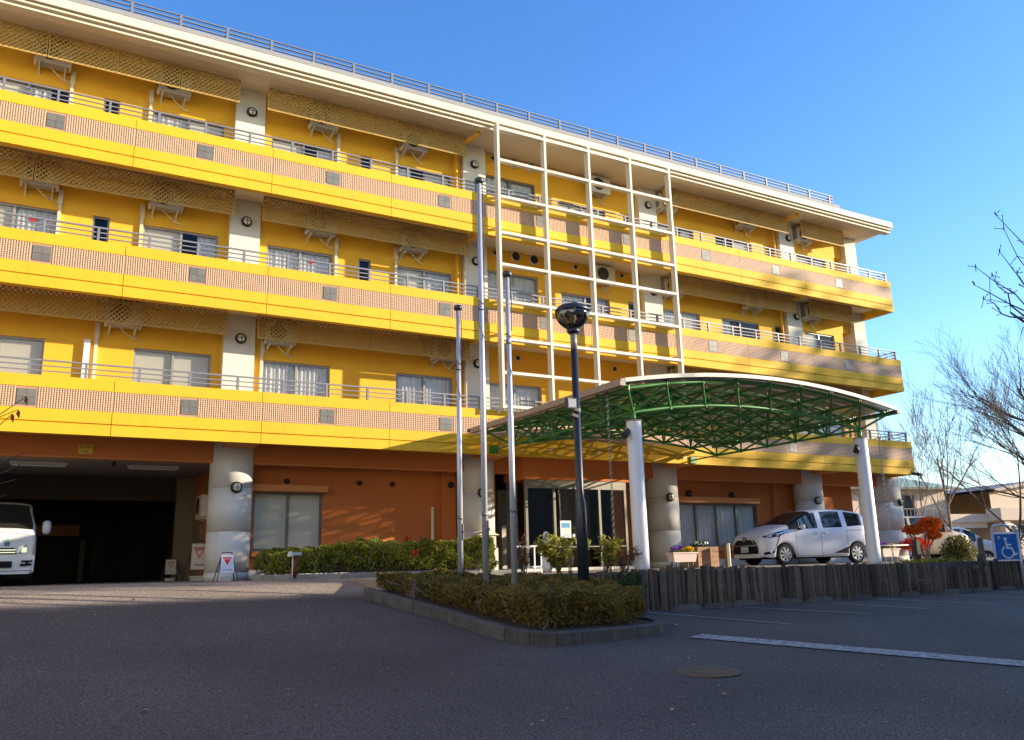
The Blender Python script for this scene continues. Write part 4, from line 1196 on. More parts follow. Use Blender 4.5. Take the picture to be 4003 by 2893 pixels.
def put_log(x, y, z0, z1, s=1.0):
    o = bpy.data.objects.new('log', rnd.choice(protos)); C.objects.link(o); o.parent = LF
    o.location = Vector((x, y, z0)) - org(LF)
    o.rotation_euler = (rnd.gauss(0, .018), rnd.gauss(0, .022), rnd.random() * 6.28)
    o.scale = (s, s, z1 - z0)
x = 8.5
while x < 17.55:
    s = .9 + .25 * rnd.random()
    top = 1.40 + .05 * math.sin(x * 1.3) * .4 + rnd.gauss(0, .022) + (.03 if 10 < x < 14 else -.02 if x > 16 else 0)
    put_log(x, -6.80 + rnd.gauss(0, .012), .55, top, s); x += .100 * s + .012 + (.03 if rnd.random() < .08 else 0)
x = 17.6
while x < 20.2:
    s = .9 + .3 * rnd.random()
    put_log(x, -6.74 + rnd.gauss(0, .015), .55, 1.40 - .085 * (x - 17.6) + rnd.gauss(0, .03), s); x += .104 * s + .004
x = 20.25
while x < 24.0:
    s = 1.0 + .35 * rnd.random()
    put_log(x, -6.78 + rnd.gauss(0, .02), .55, 1.36 + rnd.gauss(0, .05), s); x += .145 + .03 * rnd.random()
put_log(20.80, -6.62, .5, 1.95, 1.35); put_log(20.62, -6.66, .5, 1.55, 1.3); put_log(20.45, -6.66, .5, 1.38, 1.2)
build(MB().box(20.2, 24.2, -6.68, -6.64, .95, 1.03), 'rail', 'log_wood', LF)
# grass tufts and weeds at the fence
sprig('fence_weed', 'pale strappy grass tuft hanging through the gap in the log fence', 'plant', (17.62, -6.92, .72), 8, 'grass_dry', .10, 5, .35, .12, aspect=.12)

# ------------------------------------------------------------------ car park markings, wheel stops, manhole
def strip(pts, w, name, m='paint_line', dz=.006):
    a = Vector(pts[0]); b = Vector(pts[1]); n = max(2, int((b - a).length / .3)); t = (b - a).normalized(); s = Vector((-t.y, t.x)) * w / 2
    mb = MB()
    for i in range(n + 1):
        p = a.lerp(b, i / n)
        for q in (p + s, p - s): mb.v.append((q.x, q.y, zg(q.x, q.y) + dz))
    mb.f = [(2 * i, 2 * i + 1, 2 * i + 3, 2 * i + 2) for i in range(n)]
    return build(mb, name, m, kind='structure')
strip([(8.35, -10.0), (10.4, -14.6)], .46, 'painted_stop_line', dz=.012)
for p0, p1 in (((9.79, -7.21), (10.62, -9.65)), ((11.9, -7.12), (13.05, -9.2)), ((13.97, -7.0), (14.8, -9.1)), ((15.83, -7.3), (16.9, -9.2)), ((18.1, -7.2), (19.0, -9.2)), ((20.2, -7.2), (21.0, -9.2)), ((22.3, -7.2), (23.1, -9.2))):
    strip([p0, p1], .075, 'painted_bay_line', dz=.012)
stops = [(10.75, -7.08), (11.48, -7.10), (12.30, -6.98), (13.43, -7.08), (14.30, -7.08), (15.40, -7.22), (17.15, -7.10), (18.56, -7.15), (19.1, -7.1), (19.8, -7.1), (20.8, -7.1), (21.6, -7.12)]
sproto = None
for i, (x, y) in enumerate(stops):
    lab = f'weathered concrete wheel stop, {ORD[i]} from the left along the foot of the log fence'
    z = zg(x, y)
    if sproto is None:
        sproto = root('wheel_stop', (x, y, z), lab, 'wheel stop', 'wheel stops along the log fence')
        w = .30; pts = [(-.075, 0), (.075, 0), (.055, .11), (-.055, .11)]
        mb = MB().prism([(-w, 0), (w, 0), (w - .06, .10), (-w + .06, .10)], lambda a, b: (a, -.075 + .02 * (b > .05), b), lambda a, b: (a, .075 - .02 * (b > .05), b))
        build(mb, 'block', 'stop_concrete', sproto, local=True)
        build(MB().lathe([(.014, .098), (.014, .1035)], (-.15, 0, 0), 8).lathe([(.014, .098), (.014, .1035)], (.15, 0, 0), 8), 'anchor_bolt', 'rail_grey', sproto, local=True)
        o = sproto
    else:
        o = copy_tree(sproto); o.location = (x, y, z); o['label'] = lab
    o.rotation_euler = (0, 0, rnd.gauss(.02, .06))
mh = root('manhole_cover', (6.48, -12.30, zg(6.48, -12.3)), 'round rusty brown manhole cover in the dark asphalt', 'manhole cover')
def slope(o): o.rotation_euler = (.05, 0, 0)
mh.rotation_euler = (.045, -.012, 0)
build(MB().lathe([(.335, .004), (.335, .014), (.31, .015)], (0, 0, 0), 40), 'rim', 'manhole_iron', mh, local=True)
mb = MB().lathe([(.298, .004), (.298, .012)], (0, 0, 0), 40)
build(mb, 'lid', 'manhole_iron', mh, local=True)
mb = MB()
for i in range(-6, 7):
    for j in range(-6, 7):
        if (i * i + j * j) * .042 ** 2 < .27 ** 2 and not (abs(j) <= 1 and abs(i) < 4): mb.box(i * .042 - .013, i * .042 + .013, j * .042 - .013, j * .042 + .013, .0122, .0165)
build(mb, 'stud', 'manhole_iron', mh, local=True, kind='stuff')
for sx in (-1, 1): build(MB().box(sx * .19 - .03, sx * .19 + .03, -.018, .018, .0125, .018), 'key_slot', 'ac_dark', mh, local=True)
text('雨水', .11, (0, 0, .0128), 'roof_grey', mh, rot=(0, 0, -.35), local=True, depth=.002)
# fallen leaves
P = []
big = [(1.01, -11.53, .05), (4.91, -13.56, .03), (5.77, -13.28, .045), (3.59, -13.47, .03), (-.04, -4.83, .05), (1.6, -5.06, .05), (3.56, -7.47, .035), (8.9, -8.9, .05), (2.3, -12.0, .03), (5.3, -13.2, .025)]
mb = MB()
def fallen(x, y, s, a):
    z = zg(x, y) + .012
    u = Vector((math.cos(a), math.sin(a), 0)); v = Vector((-u.y, u.x, 0)); c = Vector((x, y, z))
    pts = [c - u * s, c - u * .3 * s - v * .42 * s + Vector((0, 0, .35 * s)), c + u * .4 * s - v * .36 * s + Vector((0, 0, .15 * s)), c + u * s + Vector((0, 0, .1 * s)), c + u * .35 * s + v * .38 * s + Vector((0, 0, .3 * s)), c - u * .35 * s + v * .36 * s]
    mb.quad(*[tuple(p) for p in pts])
for x, y, s in big: fallen(x, y, s * 1.25, rnd.random() * 6.28)
for k in range(170):
    x = rnd.uniform(-3, 9); y = rnd.uniform(-15, -4.5) if x < 4.5 else rnd.uniform(-15.5, -10.4)
    fallen(x, y, rnd.uniform(.010, .022), rnd.random() * 6.28)
for k in range(60):
    fallen(rnd.uniform(8.6, 17), rnd.uniform(-7.4, -6.95), rnd.uniform(.012, .03), rnd.random() * 6.28)
build(mb, 'fallen_leaves', 'dry_leaf', kind='stuff')
strip([(-.05, -3.75), (.75, -3.72)], .09, 'painted_guide_mark')

# ------------------------------------------------------------------ planting and small things by the entrance
sprig('nandina_bush', 'yellow green nandina bush with browned leaves, left of the lamp post', 'plant', (8.95, -5.6, 1.40), 20, 'nandina', .055, 34, .72, .55)
sprig('brown_shrub', 'dry reddish brown shrub at the left end of the entrance planting', 'plant', (8.30, -5.35, 1.40), 10, 'reddish', .035, 24, .75, .30)
sprig('yellow_nandina', 'bright yellow leaved nandina just right of the lamp post', 'plant', (9.62, -6.2, 1.36), 13, 'nandina', .065, 26, .78, .42)
sprig('gold_sprig', 'small golden leaved sprig just left of the lamp post', 'plant', (8.72, -6.35, 1.38), 5, 'nandina', .04, 18, .62, .12)
sprig('dark_fern', 'dark green fern clump behind the right end of the island hedge', 'plant', (9.3, -7.0, .75), 16, 'dark_fern', .09, 40, .62, .50, aspect=.3)
sprig('pink_shrub', 'fading pinkish shrub between the lamp post and the left canopy post', 'plant', (10.1, -6.1, 1.38), 11, 'reddish', .035, 30, .50, .42)
sprig('small_fern', 'small fresh green fern at the left of the entrance', 'plant', (7.6, -5.3, 1.40), 8, 'nandina', .05, 22, .30, .28)
pp_ = root('potted_monstera', (13.95, 2.2, 1.46), 'dark big leaved potted plant standing inside the glass entrance', 'potted plant')
build(MB().lathe([(.13, 1.46), (.18, 1.78), (.16, 1.78)], (14.3, 2.2, 0), 16), 'pot', 'planter_pink', pp_, True)
Vv, Ff = leaf_mesh(ellipsoid_pts(60, (14.3, 2.2, 2.35), (.45, .3, .42)), .17, .75); npmesh('foliage', Vv, Ff, 'evergreen', pp_, kind='stuff')
build(MB().tube((14.3, 2.2, 1.78), (14.3, 2.2, 2.4), .02, None, 6), 'stem', 'twig', pp_)
ws = root('white_stand', (10.3, -2.2, 1.38), 'white metal stand frame left of the entrance doors', 'stand')
mb = MB()
for x in (10.05, 10.55):
    for y in (-2.35, -2.05): mb.box(x - .015, x + .015, y - .015, y + .015, 1.38, 2.0)
mb.box(10.035, 10.565, -2.365, -2.335, 1.97, 2.0).box(10.035, 10.565, -2.065, -2.035, 1.97, 2.0).box(10.035, 10.565, -2.365, -2.335, 1.5, 1.53)
build(mb, 'frame', 'sign_white', ws)
gs = root('garden_figure', (10.55, -2.6, 1.38), 'small white garden figure beside the entrance stand', 'ornament')
build(MB().lathe([(.10, 1.38), (.12, 1.5), (.09, 1.8), (.12, 2.0), (.07, 2.12), (.08, 2.2), (.06, 2.28), (.01, 2.31)], (10.55, -2.6, 0), 14), 'body', 'sign_white', gs, True)
bx_ = root('meter_cabinet', (10.68, .62, 1.38), 'sunlit cream cabinet with a pitched lid against the second pillar', 'cabinet')
build(MB().box(10.40, 10.95, .45, .98, 1.38, 2.02), 'base', 'cream_wall', bx_)
build(MB().box(10.44, 10.91, .48, .97, 2.025, 2.35), 'box', 'fascia_cream', bx_)
build(MB().prism([(10.34, 2.352), (11.0, 2.352), (10.67, 2.46)], lambda a, b: (a, .42, b), lambda a, b: (a, .98, b)), 'lid', 'fascia_cream', bx_)

# flower troughs
def trough(x, y, label, zs=1.38):
    r_ = root('flower_trough', (x, y, zs), label, 'planter', 'flower troughs behind the log fence')
    h0 = zs + .16
    mb = MB(); w, d = .33, .12
    mb.v = [(x - w * .88, y - d * .8, h0), (x + w * .88, y - d * .8, h0), (x + w * .88, y + d * .8, h0), (x - w * .88, y + d * .8, h0), (x - w, y - d, h0 + .19), (x + w, y - d, h0 + .19), (x + w, y + d, h0 + .19), (x - w, y + d, h0 + .19)]
    mb.f = [(3, 2, 1, 0), (0, 1, 5, 4), (1, 2, 6, 5), (2, 3, 7, 6), (3, 0, 4, 7)]
    build(mb, 'tub', 'planter_pink', r_)
    build(MB().box(x - w - .015, x + w + .015, y - d - .015, y - d + .012, h0 + .175, h0 + .20).box(x - w - .015, x + w + .015, y + d - .012, y + d + .015, h0 + .175, h0 + .20).box(x - w - .015, x - w + .012, y - d + .013, y + d - .013, h0 + .175, h0 + .20).box(x + w - .012, x + w + .015, y - d + .013, y + d - .013, h0 + .175, h0 + .20), 'rim', 'planter_pink', r_)
    build(MB().box(x - w * .9, x + w * .9, y - d * .9, y + d * .9, h0 + .13, h0 + .16), 'soil_fill', 'soil', r_)
    mb = MB()
    for sx in (-.22, .22):
        for sy in (-.08, .08): mb.box(x + sx - .012, x + sx + .012, y + sy - .012, y + sy + .012, zs, h0 - .001)
    build(mb, 'stand', 'ac_dark', r_)
    Vv, Ff = leaf_mesh(ellipsoid_pts(260, (x, y, h0 + .22), (.32, .11, .07)), .03, .6); npmesh('foliage', Vv, Ff, 'hedge_green', r_, kind='stuff')
    Vv, Ff = leaf_mesh(ellipsoid_pts(60, (x - .17, y - .03, h0 + .29), (.16, .09, .06)), .028, .85); npmesh('purple_flower', Vv, Ff, 'pansy_purple', r_, kind='stuff')
    Vv, Ff = leaf_mesh(ellipsoid_pts(60, (x + .17, y - .03, h0 + .27), (.13, .09, .05)), .028, .85); npmesh('yellow_flower', Vv, Ff, 'pansy_yellow', r_, kind='stuff')
trough(12.25, -5.3, 'pink flower trough with purple and yellow pansies right of the left canopy post')
trough(19.15, -5.15, 'pink flower trough with yellow and purple pansies right of the right canopy post')
wb = root('wooden_planter', (16.0, -1.6, 1.38), 'brown timber planter box of horizontal boards in front of the parked white minivan', 'planter')
for k in range(4):
    z0 = 1.385 + k * .135
    for a in (MB().box(15.65, 16.38, -2.0, -1.965, z0, z0 + .128), MB().box(15.65, 15.685, -1.96, -1.30, z0, z0 + .128), MB().box(15.65, 16.38, -1.295, -1.26, z0, z0 + .128), MB().box(16.345, 16.38, -1.96, -1.30, z0, z0 + .128)):
        build(a, 'board', 'wood_box', wb)
build(MB().box(15.69, 16.34, -1.95, -1.3, 1.7, 1.86), 'soil_fill', 'soil', wb)
Vv, Ff = leaf_mesh(ellipsoid_pts(300, (16.0, -1.7, 1.96), (.32, .25, .12)), .035, .6); npmesh('foliage', Vv, Ff, 'dark_fern', wb, kind='stuff')
Vv, Ff = leaf_mesh(ellipsoid_pts(30, (15.95, -1.85, 2.02), (.25, .12, .05)), .03, .8); npmesh('white_flower', Vv, Ff, 'sign_white', wb, kind='stuff')
wp = root('wooden_post', (16.45, -2.25, 1.38), 'short pale timber post beside the wooden planter box', 'post')
build(MB().box(16.40, 16.50, -2.3, -2.2, 1.38, 1.98), 'stake', 'log_end', wp); build(MB().box(16.502, 16.53, -2.29, -2.21, 1.38, 2.0), 'white_strip', 'sign_white', wp)
hr = root('handrail', (18.9, -5.3, 1.38), 'low steel handrail ending at a dark timber post behind the log fence', 'handrail')
build(MB().tube((17.6, -5.5, 1.80), (19.32, -5.85, 1.81), .022, None, 8), 'rail', 'frame_silver', hr, True)
build(MB().box(19.27, 19.40, -5.91, -5.78, 1.38, 1.93), 'post', 'log_wood', hr)

# sign stands -------------------------------------------------------------------
def stand(x, y, label, tri, word, foot, rz=0.0, panel='sign_white', outline=False, bg='sign_white'):
    r_ = root('sign_stand', (x, y, 1.38), label, 'sign', 'standing signs at the garage mouth', rz)
    mb = MB()
    mb.path([(-.22, -.18, 0), (-.10, -.02, .60), (.10, -.02, .60), (.22, -.18, 0)], .011, 6)
    mb.path([(-.22, .22, 0), (-.10, 0.0, .58)], .011, 6).path([(.22, .22, 0), (.10, 0.0, .58)], .011, 6)
    build(mb, 'leg_frame', 'steel_dark', r_, local=True)
    mb = MB(); n = len(mb.v)
    q = lambda u, z: (u, -.045 - .235 * (.60 - z) * .62, z)
    build(MB().prism([(-.145, .17), (.145, .17), (.125, .56), (-.125, .56)], lambda a, b: (q(a, b)[0], q(a, b)[1] - .008, b), q), 'panel', bg, r_, local=True)
    yy = lambda z: q(0, z)[1] - .0095
    tr = [(-.10, .505), (.10, .505), (0, .33)]
    build(MB().quad(*[(a, yy(b) - .001, b) for a, b in (tr[0], tr[2], tr[1])]), 'triangle', 'red_sign', r_, local=True)
    if outline: build(MB().quad(*[(a, yy(b) - .0025, b) for a, b in ((-.07, .488), (0, .365), (.07, .488))]), 'triangle_inside', bg, r_, local=True)
    t1 = math.pi / 2 - math.atan(.146)
    text(word, .05, (0, yy(.465) - .005, .465), 'ink_black' if outline else 'sign_white', r_, rot=(t1, 0, 0), local=True)
    text(foot, .034, (0, yy(.235) - .005, .235), 'ink_blue', r_, rot=(t1, 0, 0), local=True)
    build(MB().box(-.11, .11, -.05, .12, .0, .05).box(-.12, .12, -.07, .14, .052, .075), 'weight', 'pillar_white', r_, local=True)
stand(3.92, -.1, 'white A-frame sign with a solid red triangle in front of the left round pillar', True, '止まれ', '必ず一時停止')
stand(3.86, 3.0, 'white sign with an outlined red triangle just inside the garage, half behind the left pillar', True, '徐行', '歩行者注意', 0.0, 'sign_white', True, 'ac_white')
for o in list(bpy.data.objects):
    if o.name == 'sign_stand.001': o.scale = (1.35, 1.35, 1.6)
stand(3.58, 5.5, 'dim white triangle sign standing in the dark garage left of the inner pier', True, '徐行', '注意', 0.0, 'ac_white', True, 'ac_white')

# disabled parking sign
ps = root('parking_sign', (21.3, -6.95, .68), 'blue wheelchair parking sign in a steel hoop at the right end of the log fence', 'sign')
mb = MB()
pts = [(20.70, .6), (20.70, 2.08), (20.74, 2.18), (20.84, 2.24), (21.74, 2.24), (21.84, 2.18), (21.88, 2.08), (21.88, .6)]
# hoop turned to face the camera
ca, sa = math.cos(-.55), math.sin(-.55)
def tp(x, z, d=0.0):
    u = (x - 21.29) * .52
    return (21.29 + u * ca + d * sa, -6.95 + u * sa - d * ca, z)
build(MB().path([tp(x, z) for x, z in pts], .034, 10), 'hoop', 'steel', ps, True)
mb = MB().prism([(20.78, 1.40), (21.80, 1.40), (21.80, 2.02), (20.78, 2.02)], lambda a, b: tp(a, b, .012), lambda a, b: tp(a, b, -.012))
build(mb, 'plate', 'sign_blue', ps)
build(MB().prism([(20.78, 2.022), (21.80, 2.022), (21.80, 2.07), (20.78, 2.07)], lambda a, b: tp(a, b, .013), lambda a, b: tp(a, b, -.012)), 'plate_edge', 'sign_white', ps)
build(MB().prism([(20.78, 1.365), (21.80, 1.365), (21.80, 1.398), (20.78, 1.398)], lambda a, b: tp(a, b, .013), lambda a, b: tp(a, b, -.012)), 'plate_edge', 'sign_white', ps)
def wheelchair(fn, sc, m, parent, local=False):
    """access symbol from strokes; fn(u, v) gives a point on the plate"""
    mb = MB()
    def stroke(pts, w):
        for (a, b), (c, d) in zip(pts[:-1], pts[1:]):
            t = Vector((c - a, d - b)); 
            if t.length < 1e-6: continue
            t.normalize(); n = Vector((-t.y, t.x)) * w / 2; e = t * w * .3
            mb.quad(fn((a - e.x + n.x) * sc, (b - e.y + n.y) * sc), fn((a - e.x - n.x) * sc, (b - e.y - n.y) * sc), fn((c + e.x - n.x) * sc, (d + e.y - n.y) * sc), fn((c + e.x + n.x) * sc, (d + e.y + n.y) * sc))
    R = .28
    stroke([(-.02 + R * math.cos(a), -.22 + R * math.sin(a)) for a in np.linspace(2.1, 5.9, 18)], .075)
    stroke([(-.06, .30), (-.03, -.02), (.18, -.02), (.30, -.34), (.40, -.30)], .085)
    stroke([(-.05, .14), (.16, .14)], .07)
    mb.quad(*[fn((-.07 + .075 * math.cos(a)) * sc, (.42 + .075 * math.sin(a)) * sc) for a in np.linspace(0, 6.28, 13)[:-1]])
    return build(mb, 'wheelchair_symbol', m, parent, local=local)
wheelchair(lambda u, v: tp(21.33 + u / .52, 1.69 + v, .0145), .50, 'sign_white', ps)
o = text('P', .13, tp(20.98, 1.92, .0145), 'sign_white', ps, rot=(math.pi / 2, 0, -.55))
# ------------------------------------------------------------------ vehicles (lofted shells)
def pl(pts):
    xs_ = [p[0] for p in pts]; ys_ = [p[1] for p in pts]
    return lambda x: float(np.interp(x, xs_, ys_))
def smooth_pl(pts):
    f = pl(pts)
    return lambda x: (f(x - .05) + 2 * f(x) + f(x + .05)) / 4
def car(name, loc, rotz, P, label, cat, group=None):
    r_ = root(name, loc, label, cat, group, rotz if rotz else 1e-6)
    Lc = P['L']; zt = smooth_pl(P['top']); bel = pl(P['belt']); wf = smooth_pl(P['width']); rl = pl(P['roofw']); sill = P['sill']
    wx = P['wheels']; R = P['R']; ra = R + .055
    def zbot(x):
        z = sill + P.get('nose_up', .06) * max(0, 1 - x / .35) + .08 * max(0, 1 - (Lc - x) / .3)
        for c in wx:
            if abs(x - c) < ra: z = max(z, R + math.sqrt(ra * ra - (x - c) ** 2) - .02)
        return z
    def sect(x):
        w = wf(x); t = zt(x); zb_ = zbot(x); b = min(bel(x), t - .07)
        g = max(0.0, t - .11 - b)
        zr = b + g + .015
        tw = min(1.0, g / .5)
        wr = w - (w - rl(x)) * tw if g > .02 else w - .05
        wr = min(wr, w - .04)
        mid = max(zb_ + .04, .5 * (sill + b))
        return [(w - .05, zb_ - .0), (w - .012, zb_ + .03), (w, max(zb_ + .05, sill + (b - sill) * .35)), (w + .004, max(zb_ + .07, sill + (b - sill) * .62)), (w - .012, max(zb_ + .09, b - .045)), (w - .035, max(zb_ + .10, b)), (wr, max(zb_ + .11, zr)), (wr - .06, max(zb_ + .12, t - .045)), ((wr - .06) * .6, t - .012), (0, t)]
    def Wd(x, z):
        s = sect(x); zz = [p[1] for p in s[:8]]; yy = [p[0] for p in s[:8]]
        for i in range(1, 8): zz[i] = max(zz[i], zz[i - 1] + 1e-4)
        return float(np.interp(z, zz, yy))
    xs_ = sorted(set([0, .02, .05, .09, .14] + list(np.linspace(.2, Lc - .16, 66)) + [Lc - .10, Lc - .05, Lc - .02, Lc] + P['cuts']))
    nS = 10
    secs = [sect(x) for x in xs_]
    V = []
    for x, s in zip(xs_, secs):
        for y, z in s: V.append((x, y, z))
        for y, z in reversed(s[:-1]): V.append((x, -y, z))
    n = 2 * nS - 1
    body = []; glass = []; screen = []; pillar = []
    ws = P['screen']; rw = P['rear']
    for i in range(len(xs_) - 1):
        xm = .5 * (xs_[i] + xs_[i + 1])
        for j in range(n - 1):
            f = (i * n + j, i * n + j + 1, (i + 1) * n + j + 1, (i + 1) * n + j)
            jj = j if j < nS - 1 else n - 2 - j
            dest = body
            if jj == 5 and any(a < xm < b for a, b in P['side']): dest = glass
            if jj == 5 and any(a < xm < b for a, b in P['bpillar']): dest = pillar
            if jj >= 7 and ws[0] < xm < ws[1]: dest = screen
            if jj == 6 and ws[0] < xm < ws[1] and P.get('black_a', True): dest = pillar
            if jj >= 7 and rw[0] < xm < rw[1]: dest = glass
            dest.append(f)
    body.append(tuple(range(n))); body.append(tuple(range((len(xs_) - 1) * n + n - 1, (len(xs_) - 1) * n - 1, -1)))
    def sub(faces, nm, m, parent, push=0.0):
        used = sorted({v for f in faces for v in f}); mp = {v: k for k, v in enumerate(used)}
        mb = MB(); mb.v = [V[v] for v in used]; mb.f = [tuple(mp[v] for v in f) for f in faces]
        o_ = build(mb, nm, m, parent, True, local=True)
        for pg in o_.data.polygons:
            if pg.loop_total > 4: pg.use_smooth = False
        return o_
    bd = sub(body, 'body', P['paint'], r_)
    if glass: sub(glass, 'side_window', 'car_glass', r_)
    if screen: sub(screen, 'windscreen', 'windscreen', r_)
    if pillar: sub(pillar, 'black_pillar', 'car_black', r_)
    build(MB().box(.25, Lc - .2, -wf(Lc / 2) + .13, wf(Lc / 2) - .13, .17, sill + .45), 'underbody', 'car_black', r_, local=True)
    def patch(x0, x1, lo, hi, nm, m, parent=r_, off=.006, cols=12, rows=4, side=1, th=.01):
        lo = lo if callable(lo) else pl(lo); hi = hi if callable(hi) else pl(hi)
        mb = MB()
        for i in range(cols + 1):
            x = x0 + (x1 - x0) * i / cols
            for k in range(rows + 1):
                z = lo(x) + (hi(x) - lo(x)) * k / rows
                mb.v.append((x, side * (Wd(x, z) + off), z))
        for i in range(cols):
            for k in range(rows):
                a = i * (rows + 1) + k
                mb.f.append((a, a + 1, a + rows + 2, a + rows + 1))
        return build(mb, nm, m, parent, True, local=True)
    # wheels
    for c in wx:
        for sgn in (-1, 1):
            yw = sgn * (wf(c) - .015)
            mb = MB().lathe([(R * .66, .04), (R * .69, .004), (R * .93, .0), (R, .03), (R, .16), (R * .93, .19), (R * .66, .19)], (0, 0, 0), 32, 'y', False)
            wv = [(c + x, yw - (y + .0) * 1.0 if sgn > 0 else yw + (-y) * -1.0 if False else 0, z + R) for x, y, z in mb.v]
            mb.v = [(c + x, yw - sgn * (-y), z + R) for x, y, z in mb.v]
            ty = build(mb, 'wheel', 'tyre', r_, True, local=True)
            mb = MB().lathe([(R * .69, .006), (R * .67, .004), (R * .645, .012), (R * .63, .05)], (0, 0, 0), 32, 'y', False)
            mb.v = [(c + x, yw - sgn * (-y) * 1.0 if False else yw - sgn * abs(y) + 0.0, z + R) for x, y, z in mb.v]
            rim = build(mb, 'rim', 'alloy', ty, True, local=True)
            mb = MB(); ns = P.get('spokes', 8)
            for k in range(ns):
                a = 2 * math.pi * k / ns; a2 = a + .22
                p0 = (c + .03 * math.cos(a), yw - sgn * .006, R + .03 * math.sin(a)); p1 = (c + R * .63 * math.cos(a2), yw - sgn * .012, R + R * .63 * math.sin(a2))
                d = Vector((-(p1[2] - p0[2]), 0, p1[0] - p0[0])).normalized()
                w0, w1 = .018, .038
                mb.quad((p0[0] - d.x * w0, p0[1], p0[2] - d.z * w0), (p0[0] + d.x * w0, p0[1], p0[2] + d.z * w0), (p1[0] + d.x * w1, p1[1], p1[2] + d.z * w1), (p1[0] - d.x * w1, p1[1], p1[2] - d.z * w1))
            mb.lathe([(.055, 0), (.05, .002)], (0, 0, 0), 16, 'y')
            k0 = 4 * ns
            mb.v[k0:] = [(c + x, yw - sgn * .002, z + R) for x, y, z in mb.v[k0:]]
            build(mb, 'spoke', 'alloy', ty, local=True)
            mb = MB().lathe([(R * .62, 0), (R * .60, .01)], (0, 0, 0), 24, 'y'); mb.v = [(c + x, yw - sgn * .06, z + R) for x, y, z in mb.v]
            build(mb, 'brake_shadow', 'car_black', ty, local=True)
    return r_, patch, Wd, zt, sect
def seam(patch, x, z0, z1, side=1, par=None, slant=0.0):
    return patch(x - .005, x + .005, lambda q: z0, lambda q: z1, 'door_seam', 'car_black', off=.0035, cols=1, rows=6, side=side)
MINI = dict(L=4.235, sill=.21, R=.305, wheels=[.80, 3.55], paint='car_white',
            top=[(0, .80), (.06, .88), (.18, .955), (.45, 1.06), (.80, 1.15), (.98, 1.20), (1.25, 1.335), (1.60, 1.50), (1.90, 1.605), (2.2, 1.652), (2.7, 1.675), (3.3, 1.655), (3.75, 1.60), (3.98, 1.54), (4.08, 1.36), (4.17, 1.08), (4.22, .86), (4.235, .80)],
            belt=[(0, .80), (.9, 1.02), (1.25, 1.03), (2.0, 1.055), (3.0, 1.085), (3.7, 1.13), (4.2, 1.16)],
            width=[(0, .60), (.05, .66), (.12, .72), (.25, .775), (.45, .815), (.8, .84), (1.3, .845), (3.2, .845), (3.8, .83), (4.05, .79), (4.18, .73), (4.235, .66)],
            roofw=[(0, .6), (.9, .70), (1.3, .70), (2.0, .665), (3.2, .66), (4.0, .62), (4.235, .58)],
            screen=(.98, 1.93), rear=(4.0, 4.17), side=[(1.42, 2.10), (2.30, 3.05), (3.24, 3.86)], bpillar=[(.98, 1.40)],
            cuts=[.98, 1.41, 1.93, 2.10, 2.30, 3.05, 3.24, 3.86, 4.0, 4.17], nose_up=.05)
ang = math.atan2(-.37, 2.735)
fr_w = Vector((19.75, -1.25, 1.38))                    # front wheel on the near side touches here
ca, sa = math.cos(ang), math.sin(ang)
# local (x along the length from the nose, y<0 is the side towards the car park)
lx, ly = .80, -.83
loc = (fr_w.x - (lx * ca - ly * sa), fr_w.y - (lx * sa + ly * ca), 1.38)
car1, patch, Wd, zt, sect = car('minivan', loc, ang, MINI, 'white compact minivan with black grille parked behind the log fence', 'minivan')
s = -1
# nose: black mask, grille, plate
def nose(pts, nm, m, x0=-.012, x1=.10, par=None):
    mb = MB()
    # follow the plan curve of the nose
    def xs_of(y): return float(np.interp(abs(y), [0, .56, .62, .68, .74], [0, 0, .03, .08, .15]))
    mb.prism(pts, lambda y, z: (xs_of(y) + x0, y, z), lambda y, z: (xs_of(y) + x1, y, z))
    return build(mb, nm, m, par or car1, local=True)
nose([(-.56, .34), (.56, .34), (.59, .40), (.565, .52), (.50, .66), (.38, .745), (-.38, .745), (-.50, .66), (-.565, .52), (-.59, .40)], 'front_mask', 'car_black', -.035, .10)
nose([(-.52, .565), (.52, .565), (.545, .59), (-.545, .59)], 'grille_bar', 'chrome', -.052, -.03)
for sg in (-1, 1): nose([(sg * .52, .59), (sg * .545, .59), (sg * .36, .745), (sg * .335, .735)], 'grille_edge', 'chrome', -.05, -.03)
nose([(-.58, .22), (.58, .22), (.60, .27), (.56, .325), (-.56, .325), (-.60, .27)], 'bumper_lip', 'car_white', -.03, .12)
for k in range(3):
    nose([(-.44 + .05 * k, .615 + .035 * k), (.44 - .05 * k, .615 + .035 * k), (.44 - .05 * k, .628 + .035 * k), (-.44 + .05 * k, .628 + .035 * k)], 'grille_slat', 'steel_dark', -.040, -.03)
build(MB().box(-.062, -.045, -.165, .165, .385, .55), 'number_plate', 'plate_white', car1, local=True)
text('70-60', .115, (-.0635, 0, .435), 'ink_green', car1, rot=(math.pi / 2, 0, -math.pi / 2), local=True, squash=.92)
text('八王子 599', .05, (-.0635, 0, .52), 'ink_green', car1, rot=(math.pi / 2, 0, -math.pi / 2), local=True)
text('は', .04, (-.0635, .142, .435), 'ink_green', car1, rot=(math.pi / 2, 0, -math.pi / 2), local=True)
e = build(MB().lathe([(.075, 0), (.078, .018), (.06, .024)], (0, 0, 0), 24, 'x'), 'emblem_disc', 'car_black', car1, True, local=True); e.rotation_euler = (0, 0, math.pi); e.location = (-.03, 0, .762)
mb = MB()
for rx_, ry_ in ((.070, .048), (.045, .020), (.024, .044)):
    pts = [(-.056, rx_ * math.cos(a), .762 + (ry_ if rx_ != .045 else ry_) * math.sin(a) + (.012 if rx_ == .045 else 0)) for a in np.linspace(0, 2 * math.pi, 19)]
    mb.path(pts, .0065, 5)
build(mb, 'emblem', 'chrome', car1, local=True)
